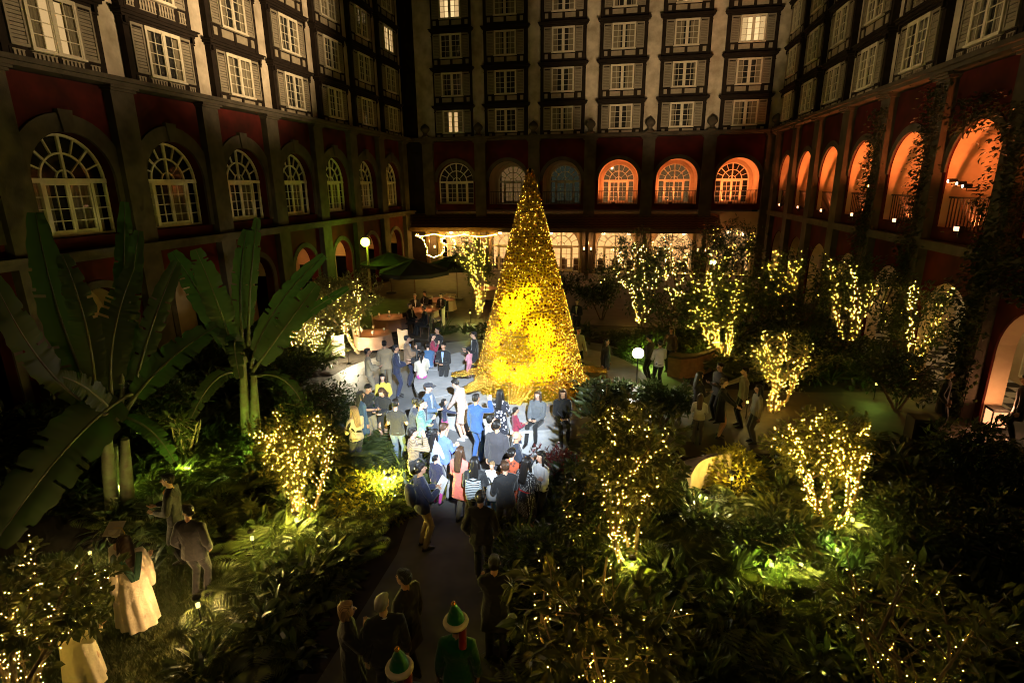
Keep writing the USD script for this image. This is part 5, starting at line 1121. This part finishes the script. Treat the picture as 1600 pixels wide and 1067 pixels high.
# ---- clipped bushes and plants lit by spike lamps
def bush(name, label, c, rad, n, L, leaf, seed, cat='bush', kind=4, flat=1.):
    r = np.random.default_rng(seed); t = thing(name, label, cat, None, c); d = rdir(r, n, .35); d[:, 2] = np.abs(d[:, 2]); q = r.uniform(.72, 1.06, (n, 1)); P = d*np.asarray(rad)*q*(1+.16*(meshkit.noise(d*3+seed)[:, None]-.5))
    obj('crown', leaves(P, d+r.normal(0, .6, (n, 3)), L*r.uniform(.7, 1.3, n), L*.5, r.normal(0, .6, n), .2, kind), leaf, t); stage.GetPrimAtPath(str(t.GetPath())+'/crown').SetCustomDataByKey('kind', 'stuff')
    m = MB()
    for k in range(7):
        e = d[k*5]*np.asarray(rad)*.8; m.tube([(0,0,0), e*.5+[0,0,.05], e], [.025,.015,.006], 5)
    obj('stem', m, 'bark', t); return t
g = on(582, 795); bush('hedge_bush', 'low yellow green hedge lit brightly from inside beside the path', (g[0], g[1]+.2, 0), (1.0,.9,.62), 2600, .10, 'leaf_yellow', 201, 'hedge')
g = on(700, 770); bush('hedge_bush', 'little yellow bush behind the man in khaki trousers', (g[0]-.25, g[1], 0), (.4,.4,.5), 700, .09, 'leaf_yellow', 202, 'hedge')
g = on(1143, 755); bush('hedge_bush', 'round golden bush beside the curved bench', (g[0], g[1], 0), (.72,.65,.85), 2000, .12, 'leaf_yellow', 203, 'hedge')
g = on(1010, 560); bush('hedge_bush', 'bright green bush behind the floodlight', (g[0], g[1], 0), (1.2,.8,.9), 1300, .18, 'leaf_fern', 204, 'bush')
def palm(label, c, L, n, seed):
    t = thing('palm', label, 'palm', None, c); v, f = fern_model(seed, n, L, 20); tag(obj('frond', (v, f), 'leaf_fern', t), kind='stuff'); obj('stem', MB().tube([(0,0,-.02),(0,0,.25)], .06, 8), 'bark', t)
palm('small palm lit green by a spike lamp under the goblet shrub', on(1200, 905), 1.1, 16, 301)
palm('drooping fern palm below the lit palm at the lower right', on(1215, 975), .95, 18, 302)
palm('feathery palm at the edge of the lawn', on(365, 850), 1.0, 15, 303)
palm('bright green palm under the golden shrub', on(500, 850), .8, 14, 304)
palm('green leafed plant at the foot of the banana stems', on(290, 745), .6, 12, 305)
palm('fronds beside the curved bench', on(1085, 810), .9, 12, 306)
# ---- ivy on the eastern wing
r = np.random.default_rng(77)
for k, (y, w, z0, z1, n) in enumerate([(17.6,1.0,0,8.6,900),(13.2,1.2,0,9.2,1100),(21.7,.6,0,4.6,500),(19.6,1.6,8.0,9.0,350),(15.5,2.2,3.7,5.2,800),(25.8,.6,0,7,500),(16.6,.7,5.2,8.2,450),(17.3,.8,0,5.2,800),(21.75,1.0,3,9.6,1100),(25.9,.9,4,9.4,800),(13.2,.9,0,4.8,600)]):
    t = thing('ivy', ['ivy climbing the pier beside the nearest lit arch','dense ivy at the right edge of the picture','ivy low on the pier before the arcade','ivy crowning the nearest orange arch','ivy hanging above the lantern arch','thin ivy up a pier near the zigzag tree','ivy spilling across the right half of the nearest arch','dark ivy mass below the nearest orange arch','dark ivy on the pier between the two nearest orange arches','ivy on the pier left of the second orange arch','ivy round the lantern column at the right edge'][k], 'ivy', None, (RX, y, 0))
    a = np.arange(n); P = np.stack([-r.uniform(.30, .55, n)+ (.0 if k not in (3,) else .2), r.normal(0, w*.42, n), r.uniform(z0, z1, n)], -1)
    D = np.stack([-np.abs(r.normal(.6, .3, n)), r.normal(0, .6, n), r.normal(-.3, .5, n)], -1)
    tag(obj('foliage', leaves(P, D, .15*r.uniform(.6, 1.3, n), .12*r.uniform(.7, 1.2, n), None, .2, 4), 'leaf_ivy', t), kind='stuff')
    m = MB(); [m.tube([(-.31, r.normal(0, w*.2), max(0, z0-.2)), (-.33, r.normal(0, w*.3), (z0+z1)/2), (-.32, r.normal(0, w*.35), z1)], [.02,.014,.006], 5) for _ in range(3)]
    obj('vine', m, 'bark', t)
# ---------------------------------------------------------------- lamps, furniture, walls
emit('flood_face', (1., .93, .78), 60.); emit('flood_face_green', (.5, 1., .03), 12.); emit('orange_lamp', (1., .42, .2), 1.7); emit('spike_face', (1., .8, .2), 1.2); emit('white_led', (1., .9, .7), 2.5)
# floodlight on a tripod, shining back over the plaza
FL = on(997, 552, 1.62)
fl = thing('floodlight', 'small white floodlight on a stand shining at the camera', 'floodlight', None, (FL[0], FL[1], 0))
obj('stand', MB().tube([(0,0,.5),(0,0,1.52)], .02, 8).tube([(0,0,.55),(.35,.1,.02)], .014, 6).tube([(0,0,.55),(-.28,.25,.02)], .014, 6).tube([(0,0,.55),(-.1,-.35,.02)], .014, 6), 'dark_metal', fl)
obj('housing', MB().box(-.15,.15,.02,.14,1.5,1.74), 'dark_metal', fl); obj('lamp_face', hull((0,.0,1.62,(.17,.03,.17)), q=S26), 'flood_face', fl, True); obj('yoke', MB().tube([(-.17,.08,1.62),(-.17,.08,1.47),(.17,.08,1.47),(.17,.08,1.62)], .012, 6), 'dark_metal', fl)
# green lamp on its post
GP = at_depth(573, 378, 31.5)
gl = thing('lamp_post', 'lamp post with a glaring green lamp in front of the western wing', 'lamp post', None, (GP[0], GP[1], 0))
obj('post', MB().tube([(0,0,0),(0,0,GP[2]-.1)], [.09,.06], 10), 'pale_stucco', gl); obj('post_base', MB().lathe([(0,0),(.2,0),(.2,.15),(.1,.35),(0,.36)], 12), 'iron', gl)
m = trimesh.creation.icosphere(2, .27); m.apply_translation([0, -.2, GP[2]]); obj('green_lamp', m, 'flood_face_green', gl, True); obj('lamp_hood', MB().box(-.2,.2,-.08,.2,GP[2]-.17,GP[2]+.19), 'iron', gl)
# orange lamps on the sills of the arcade
for b in range(len(PIL_R)-1):
    y = (PIL_R[b]+PIL_R[b+1])/2; z = Z_AS+.02
    if b < 2: continue
    t = thing('sill_lamp', 'small box floodlight glowing orange on the arcade sill, '+['','','arch at the very right edge','arch nearest the three spotlights','second arch from the right','third arch from the right','fourth arch from the right','fifth arch from the right','arch deepest in the corner'][b], 'lamp', 'orange lamps on the arcade sills', (RX-.05, y-.2, z))
    obj('housing', MB().box(-.16,-.02,-.16,.16,-.02,.16).box(-.1,-.06,-.03,.03,-.16,-.02), 'iron', t); obj('lamp_face', MB().box(-.168,-.162,-.14,.14,.01,.14), 'orange_lamp', t)
    spot('/World/%s/beam' % t.GetPath().name, (.12, .0, .12), (.75, .0, 2.4), 105*(.45 if b == 8 else 1.), (1., .22, .055), 62, .06, .6)
for b in (3, 4, 5):
    c = (PIL_B[b]+PIL_B[b+1])/2; t = thing('sill_lamp', ['box lamp behind the balustrade of the end wing, third arch from the right','box lamp behind the balustrade of the end wing, second arch from the right','box lamp behind the balustrade of the end wing, rightmost arch'][b-3], 'lamp', 'lamps on the loggia sills of the end wing', (c-.3, BY+.45, Z_AS+.03))
    obj('housing', MB().box(-.14,.14,-.12,.02,0,.16), 'iron', t); obj('lamp_face', MB().box(-.12,.12,.022,.028,.01,.15), 'orange_lamp', t)
    spot('/World/%s/beam' % t.GetPath().name, (0, .1, .15), (.1, 1.0, 2.2), [60, 48, 85][b-3], (1., .25, .07), 70, .06, .6)
# three small projectors between the nearest arches, and a yellow green one further along
for k, (px, py) in enumerate([(1488,283),(1502,287),(1511,291),(1362,291)]):
    d = FWD+RIGHT*(px-800)/F_PX-UP*(py-533.5)/F_PX; p = EYE+d*(RX-.55)/d[0]
    t = thing('projector', ['leftmost of three tiny spotlights on the dark pier','middle one of three tiny spotlights on the dark pier','rightmost of three tiny spotlights on the dark pier','tiny yellow green spotlight between two orange arches'][k], 'spotlight', None, p)
    m = trimesh.creation.cylinder(.07, .22, sections=14); m.apply_transform(trimesh.transformations.rotation_matrix(PI/2, [0,1,0])); obj('barrel', m, 'iron', t, 40)
    m = trimesh.creation.cylinder(.042, .012, sections=14); m.apply_transform(trimesh.transformations.rotation_matrix(PI/2, [0,1,0])); m.apply_translation([-.117,0,0]); obj('lens', m, 'white_led' if k < 3 else 'spike_face', t); obj('bracket', MB().tube([(0,0,0),(0,0,-.12),(.5,0,-.12)], .015, 6), 'iron', t)
# lamps in the beds
def spike(label, p, power, color=(1., .80, .18)):
    t = thing('garden_lamp', label, 'garden lamp', None, p)
    obj('stake', MB().tube([(0,0,0),(0,0,.5)], .012, 6), 'iron', t); obj('cap', MB().lathe([(0,.72),(.06,.70),(.07,.67),(0,.675)], 12), 'iron', t, 40); obj('lens', MB().lathe([(0,.5),(.03,.5),(.032,.56),(.0,.57)], 12), 'spike_face', t)
    point(str(t.GetPath())+'/glow', (0,0,.615), power, color, .03)
for lb, q, pw, co in [('garden lamp at the bright hedge beside the path', on(606,790)+[0,.1,0], 60, (1.,.9,.12)), ('garden lamp under the golden shrub left of the path', on(468,850), 16, None), ('garden lamp at the foot of the suited man by the bananas', on(296,765), 8, (.85,1.,.12)),
    ('garden lamp under the small palm at the right', on(1200,925), 8, (.9,1.,.12)), ('garden lamp lighting the small palm from the right', on(1245,925), 6, (1.,.9,.15)), ('garden lamp beneath the banana plant near the plaza', on(405,730), 5, (.6,1.,.12)),
    ('garden lamp beneath the huge banana leaves', on(205,800), 6, (.8,1.,.15)), ('garden lamp at the bush behind the floodlight', on(1010,572), 14, (.6,1.,.12)), ('garden lamp under the dark tree by the arcade', on(1365,625), 2.5, (.6,1.,.12)),
    ('garden lamp under the frangipani tree', on(545,568), 45, (1.,.86,.55)), ('garden lamp below the wide low tree', on(1165,655), 2, (1.,.75,.2)), ('garden lamp behind the golden bush', on(1140,782), 9, (1.,.75,.15)),
    ('garden lamp at the foot of the goblet shrub', on(1325,850), 7, (1.,.9,.15)), ('garden lamp under the lower edge shrub', on(985,925), 8, (1.,.9,.15)), ('garden lamp at the edge of the lawn behind the near bush', on(318,990), 9, (1.,.60,.22)),
    ('garden lamp below the drooping banana leaf', on(150,905), 9, (1.,.72,.25)), ('garden lamp in the ferns near the lawn', on(400,880), 6, None), ('garden lamp in the planting near the bench', on(1100,815), 6, (1.,.8,.3)), ('garden lamp deep in the right hand planting', on(1300,900), 5, (.8,1.,.2)), ('garden lamp by the tree left of the golden cone', on(735,505), 9, (.9,1.,.25))]:
    spike(lb, q, pw, co or (1., .80, .14))
# lantern and its column
lp = np.array([RX+.12, 16.35, .055]); la = thing('floor_lantern', 'glowing lantern box on the floor before the orange column', 'lantern', None, lp)
emit('lantern_face', (1., .36, .15), .8)
obj('glass_box', MB().box(-.17,.17,-.17,.17,.12,.56), 'lantern_face', la); obj('frame', MB().box(-.2,.2,-.2,.2,.06,.12).box(-.2,.2,-.2,.2,.56,.62).box(-.2,-.171,-.2,-.171,.12,.56).box(.171,.2,-.2,-.171,.12,.56).box(-.2,-.171,.171,.2,.12,.56).box(.171,.2,.171,.2,.12,.56), 'iron', la); obj('feet', MB().box(-.14,-.1,-.14,-.1,0,.06).box(.1,.14,-.14,-.1,0,.06).box(-.14,-.1,.1,.14,0,.06).box(.1,.14,.1,.14,0,.06), 'iron', la)
point(str(la.GetPath())+'/glow', (0,-.3,.75), 7, (1.,.45,.2), .08)
spot('/World/column_beam', (RX-1.6, 16.2, .3), (RX, 15.6, 3.2), 5, (1.,.28,.08), 40, .08, .6)
# umbrellas, tables, chairs, diners
mat('umbrella_cloth', (.018,.022,.014), (.012,.014,.010), .9, 2); mat('table_cloth', (.34,.2,.13), (.28,.16,.1), .8, 3); mat('chair_cover', (.55,.43,.3), (.46,.35,.24), .8, 3); mat('wicker', (.03,.022,.016), (.018,.013,.01), .7, 20)
def umbrella(label, c, R, h):
    t = thing('umbrella', label, 'umbrella', 'umbrellas over the dining tables', c); n = 8; a = np.linspace(0, 2*PI, n+1)
    for k in range(n):
        v = np.array([(0,0,h), (R*math.cos(a[k]),R*math.sin(a[k]),h-.62), (R*math.cos(a[k+1]),R*math.sin(a[k+1]),h-.62), (R*.5*math.cos((a[k]+a[k+1])/2),R*.5*math.sin((a[k]+a[k+1])/2),h-.36), (R*math.cos(a[k]),R*math.sin(a[k]),h-.82), (R*math.cos(a[k+1]),R*math.sin(a[k+1]),h-.82)])
        obj('canopy_panel', (v, np.array([[0,1,3],[0,3,2],[1,2,3],[1,4,5],[1,5,2]])), 'umbrella_cloth', t)
        obj('rib', MB().tube([(0,0,h-.02),(R*.5*math.cos(a[k]),R*.5*math.sin(a[k]),h-.34),(R*math.cos(a[k]),R*math.sin(a[k]),h-.64)], .012, 4), 'wood_brown', t)
    obj('pole', MB().tube([(0,0,0),(0,0,h+.1)], .03, 8), 'wood_brown', t); obj('base', MB().lathe([(0,0),(.35,0),(.33,.08),(.06,.12),(0,.12)], 14), 'iron', t)
umbrella('dark umbrella nearest the fairy lit frangipani tree', on(650,482), 2.0, 2.75)
umbrella('dark umbrella further back over the diners', on(715,468), 1.9, 2.7)
umbrella('dark umbrella at the left of the dining terrace', on(612,458), 1.9, 2.6)
def dining_table(label, c, r=.75):
    t = thing('dining_table', label, 'table', 'round dining tables', c)
    q = np.linspace(0, 2*PI, 41); v = [(0,0,.75)]+[(r*math.cos(x), r*math.sin(x), .75) for x in q[:-1]]+[((r+.06+.035*math.sin(9*x))*math.cos(x), (r+.06+.035*math.sin(9*x))*math.sin(x), .22) for x in q[:-1]]
    f = [[0, 1+k, 1+(k+1) % 40] for k in range(40)]+[[1+k, 41+k, 41+(k+1) % 40] for k in range(40)]+[[1+k, 41+(k+1) % 40, 1+(k+1) % 40] for k in range(40)]
    obj('cloth', (np.array(v), np.array(f)), 'table_cloth', t, 50); obj('pedestal', MB().lathe([(0,0),(.3,0),(.06,.06),(.05,.7),(0,.7)], 10), 'iron', t)
    for k in range(4):
        a = k*PI/2+.4; s = thing('wine_glass', 'stemmed glass on the '+label, 'glass', 'glasses on the '+label, (c[0]+.45*math.cos(a), c[1]+.45*math.sin(a), .755)); obj('bowl', MB().lathe([(.03,.1),(.045,.14),(.04,.2),(.037,.2),(.04,.14),(.0,.1)], 10), 'paper_white', s, 50); obj('stem', MB().lathe([(0,0),(.035,0),(.035,.006),(.006,.012),(.005,.1),(0,.1)], 8), 'paper_white', s)
    cd = thing('candle', 'small candle glowing on the '+label, 'candle', 'candles on the dining tables', (c[0], c[1], .755)); obj('glass', MB().lathe([(0,0),(.05,0),(.055,.1),(.048,.1),(.044,.01),(0,.01)], 10), 'paper_white', cd); obj('flame', MB().lathe([(0,.03),(.018,.05),(.012,.08),(0,.11)], 8), 'lamp_glow', cd)
    point(str(cd.GetPath())+'/glow', (0,0,.35), 1.6, (1.,.4,.14), .04)
def covered_chair(label, c, face, m='chair_cover'):
    t = thing('dining_chair', label, 'chair', None, c, math.radians(face)); 
    obj('seat', MB().box(-.23,.23,-.22,.22,.43,.47), m, t); b = MB(); v = np.array([(-.23,-.24,.1),(.23,-.24,.1),(.24,-.27,.98),(.0,-.275,.92),(-.24,-.27,.98),(-.23,-.20,.1),(.23,-.20,.1),(.24,-.23,.98),(0,-.235,.92),(-.24,-.23,.98)])
    b.add(v, np.array([[0,1,3],[1,2,3],[0,3,4],[5,8,6],[6,8,7],[5,9,8],[0,4,9],[0,9,5],[1,6,7],[1,7,2],[4,3,8],[4,8,9],[3,2,7],[3,7,8]])); obj('backrest', b, m, t)
    for x in (-.2, .2):
        for y in (-.17, .19): obj('leg', MB().box(x-.02, x+.02, y-.02, y+.02, 0, .43), 'wood_brown', t)
for k, (px, py, lb) in enumerate([(610,520,'round table with red candle glow nearest the frangipani tree'),(662,508,'round table where two suited men dine'),(690,490,'round table by the long pale planter'),(760,470,'round table hidden behind the lit tree'),(585,548,'round table with pale cloth beside the lit stems')]):
    g = on(px, py); dining_table(lb, (g[0], g[1], .016))
for k, (px, py, fa, lb) in enumerate([(592,522,-60,'white covered chair left of the red lit table'),(636,548,-10,'pale covered chair behind the beige guests'),(565,545,-40,'pale covered chair among the lit stems'),(530,558,30,'pale covered chair at the left end of the dining tables'),(686,512,90,'covered chair with a suited man at the right of the table')]):
    g = on(px, py); covered_chair(lb, (g[0], g[1], .016), fa)
for k, (px, py, fa, lb, col) in enumerate([(640,478,-100,'dining man in a dark suit turned to the left of his table',K_),(663,482,100,'dining man in a dark suit facing him across the table',K_),(648,463,-150,'dining man with grey hair in a black suit further back',K_),(664,459,150,'diner in a dark jacket at the back table',(.03,.03,.03)),(690,462,170,'diner in black with pale shirt by the planter',K_)]):
    g = on(px, py, 1.28); person(lb, (g[0], g[1], .016), 1.74, fa, col, K_, 'grey' if k == 2 else 'black', 'skin_light', 'lap', 'jacket', seat=.46, collar=WHT); covered_chair('wicker dining chair under the '+['dining man turned left','man facing him across the table','grey haired diner further back','diner at the back table','diner by the planter'][k], (g[0], g[1], .016), fa, 'wicker')
# long pale planter with cross pattern, curved wall, bench
g0, g1 = on(672,500), on(712,478); dv = g1-g0; pl = thing('planter', 'long pale wooden planter at the edge of the dining terrace', 'planter', None, g0, math.atan2(dv[1], dv[0])); Lp = np.linalg.norm(dv)
obj('box', MB().box(0, Lp, 0, .5, 0, .62), 'chair_cover', pl); obj('rim', MB().box(-.03, Lp+.03, -.03, .53, .62, .68), 'chair_cover', pl)
for k in range(4): obj('batten', MB().box(k*Lp/3-.03*(k > 0), k*Lp/3+.04*(k < 3), -.022, -.002, 0, .62), 'wood_brown', pl)
cw = thing('planter_wall', 'curved brown retaining wall of the planting bed right of the floodlight', 'wall', None); q = [on(x, y) for x, y in ((1042,588),(1062,592),(1085,590),(1108,582),(1125,572),(1140,562))]; q = np.array(q)
nrm_ = np.array([.3,.95]); po = Polygon([tuple(p[:2]) for p in q]+[tuple(p[:2]+nrm_*.4) for p in q[::-1]]); obj('wall_body', MB().poly(po, 0, .72, 'xy'), 'terracotta', cw)
for k in range(5): po = Polygon([tuple(q[k][:2]-nrm_*.04+(q[k+1][:2]-q[k][:2])*.01), tuple(q[k+1][:2]-nrm_*.04), tuple(q[k+1][:2]+nrm_*.45), tuple(q[k][:2]+nrm_*.45+(q[k+1][:2]-q[k][:2])*.01)]); obj('capstone', MB().poly(po, .722, .80, 'xy'), 'warm_paving', cw)
b0, b1 = on(1076,790), on(1140,752); bd = b1-b0; bn = thing('bench', 'curved pale stone bench beside the golden bush', 'bench', None, b0, math.atan2(bd[1], bd[0])); Lb = np.linalg.norm(bd)
a = np.linspace(0, 1, 12); arc = [(x*Lb, .22*math.sin(PI*x)) for x in a]; obj('back_slab', MB().poly(Polygon([(x, y) for x, y in arc]+[(x, y+.13) for x, y in arc[::-1]]), .02, .72, 'xy'), 'bench_stone', bn); obj('seat_slab', MB().poly(Polygon([(x, y+.135) for x, y in arc]+[(x, y+.55) for x, y in arc[::-1]]), .36, .45, 'xy'), 'bench_stone', bn)
for x in (.15, Lb-.4): obj('foot', MB().box(x, x+.2, .3, .6, 0, .358), 'bench_stone', bn)
# loudspeaker box on its stand at the right
g = on(1430, 705); sp = thing('loudspeaker', 'black loudspeaker box standing on the paving at the right', 'loudspeaker', None, g); obj('cabinet', MB().box(-.25,.25,-.22,.22,.06,.95), 'iron', sp); obj('grille', MB().box(-.22,.22,-.235,-.221,.12,.9), 'dark_metal', sp); obj('plinth', MB().box(-.3,.3,-.27,.27,0,.06), 'iron', sp)
# serving trolley lights and step lights at the lower right
for k, (px, py) in enumerate([(1500,730),(1545,765),(1490,722)]):
    g = on(px, py); t = thing('step_light', ['small step light in the dark stairs at the right','second step light lower on the dark stairs','step light at the top of the dark stairs'][k], 'step light', None, g); obj('housing', MB().box(-.1,.1,-.03,.03,0,.09), 'iron', t); obj('lens', MB().box(-.05,.05,-.037,-.031,.03,.06), 'orange_lamp', t)
# string of bulbs under the veranda eaves
st_ = thing('string_lights', 'string of warm bulbs looped under the veranda eaves', 'string lights'); P = []; x = np.linspace(-16, -9.5, 150); wv = np.stack([x, np.full(150, BY-1.62), 3.05-.18*np.abs(np.sin(x*1.3))], -1); obj('wire', MB().tube(wv, .006, 3), 'iron', st_)
tag(obj('bulb', bulbs_mesh(wv[::2]+[0,0,-.04], .035), 'bulb_warm', st_), kind='stuff')
# lanterns light the veranda
for k in range(len(PIL_B)-1): point('/World/hotel_wing_001/lantern_light_%d' % k, (PIL_B[k]+.1, BY-.9, 2.4), 8, (1., .45, .14), .1)
for k, y in enumerate((27.6, 31.7, 35.9)): point('/World/hotel_wing/niche_light_%d' % k, (LX-.6, y, 2.2), [1.6, 3.2, 1.6][k], (1., .36, .1), .06)
for k, (y, pw) in enumerate(((19.6, 7), (23.75, 6), (27.9, 3))): point('/World/hotel_wing_002/arcade_light_%d' % k, (RX+1.7, y, 3.6), pw, (1., .75, .45), .1)
dr = thing('string_lights', 'loops of white bulbs draped left of the cone before the lit restaurant doors', 'string lights'); wv = np.array([at_depth(x, y, 40.5) for x, y in ((652,366),(664,376),(668,396),(676,402),(690,398),(697,384),(688,374),(700,368),(712,378),(708,396),(703,410))]); tt = np.linspace(0, len(wv)-1, 120); wv = np.stack([np.interp(tt, np.arange(len(wv)), wv[:, k]) for k in range(3)], -1)+np.random.default_rng(5).normal(0, .05, (120, 3))
obj('wire', MB().tube(wv, .006, 3), 'iron', dr); tag(obj('bulb', bulbs_mesh(wv, .022), 'bulb_white', dr), kind='stuff')
# ---------------------------------------------------------------- beams of the floodlights
WARM = (1., .68, .36)
spot('/World/facade_beam', (9.0, 21.0, 6.6), (-17, 24, 16.6), 5600, WARM, 18, .1, .7)
spot('/World/facade_beam_001', (9.0, 21.5, 6.6), (-17, 15, 15.2), 1500, WARM, 15, .1, .7)
spot('/World/facade_beam_002', (3., 20, 4.), (2, 43.3, 17), 1700, WARM, 20, .1, .7)
spot('/World/facade_beam_003', (-15, 20, 5), (10, 24, 15.5), 520, WARM, 22, .1, .7)
# follow spot on the camera's balcony: the cold white pool on the crowd
fs = thing('follow_spot', 'white follow spot on the balcony above the path', 'spotlight', None, (1.2, -.8, 8.6))
m = trimesh.creation.cylinder(.16, .5, sections=18); m.apply_transform(trimesh.transformations.rotation_matrix(PI/2-.45, [1,0,0])); obj('barrel', m, 'dark_metal', fs, 40); obj('yoke', MB().box(-.22,-.19,-.05,.05,-.5,.1).box(.19,.22,-.05,.05,-.5,.1).box(-.22,.22,-.05,.05,-.55,-.5), 'dark_metal', fs)
spot('/World/follow_spot/beam', (0, .35, -.15), on(715,640)-np.array([1.2, -.45, 8.45]), 8000, (.74, .87, 1.), 11.2, .05, 1.)
spot('/World/floodlight/beam', (0, -.08, 1.62), (-2.5, -3, .9), 60, (1., .93, .8), 60, .06, .8)
point('/World/lamp_post/glow', (0, -.45, GP[2]), 7, (.62, 1., .06), .12)
# lamps of the hotel wall behind the camera, and the yellow projector of the arcade on the cone
wl = thing('wall_lamp', 'warm wall lamp of the balcony over the garden', 'lamp', None, (-2.5, -1.2, 9.2)); obj('shade', MB().lathe([(.05,.1),(.2,-.12),(.18,-.12),(.04,.08)], 14), 'iron', wl, 40); obj('arm', MB().tube([(0,0,.1),(0,-.2,.2),(0,-.5,.15)], .02, 6), 'iron', wl)
spot('/World/wall_lamp/beam', (0,0,-.15), (1.0, 9., -8), 42, (1., .66, .30), 62, .12, .9)
spot('/World/projector_003/beam', (-.15, 0, 0), np.array([CX, CY, 3.2])-np.array([RX-.55, 27, 6.5]), 250, (1., .66, .05), 9, .06, .6)
spot('/World/projector/beam', (-.15, 0, 0), np.array([CX, CY-.5, 2.6])-np.array([RX-.55, 19.5, 6.6]), 180, (1., .72, .12), 13, .06, .7)
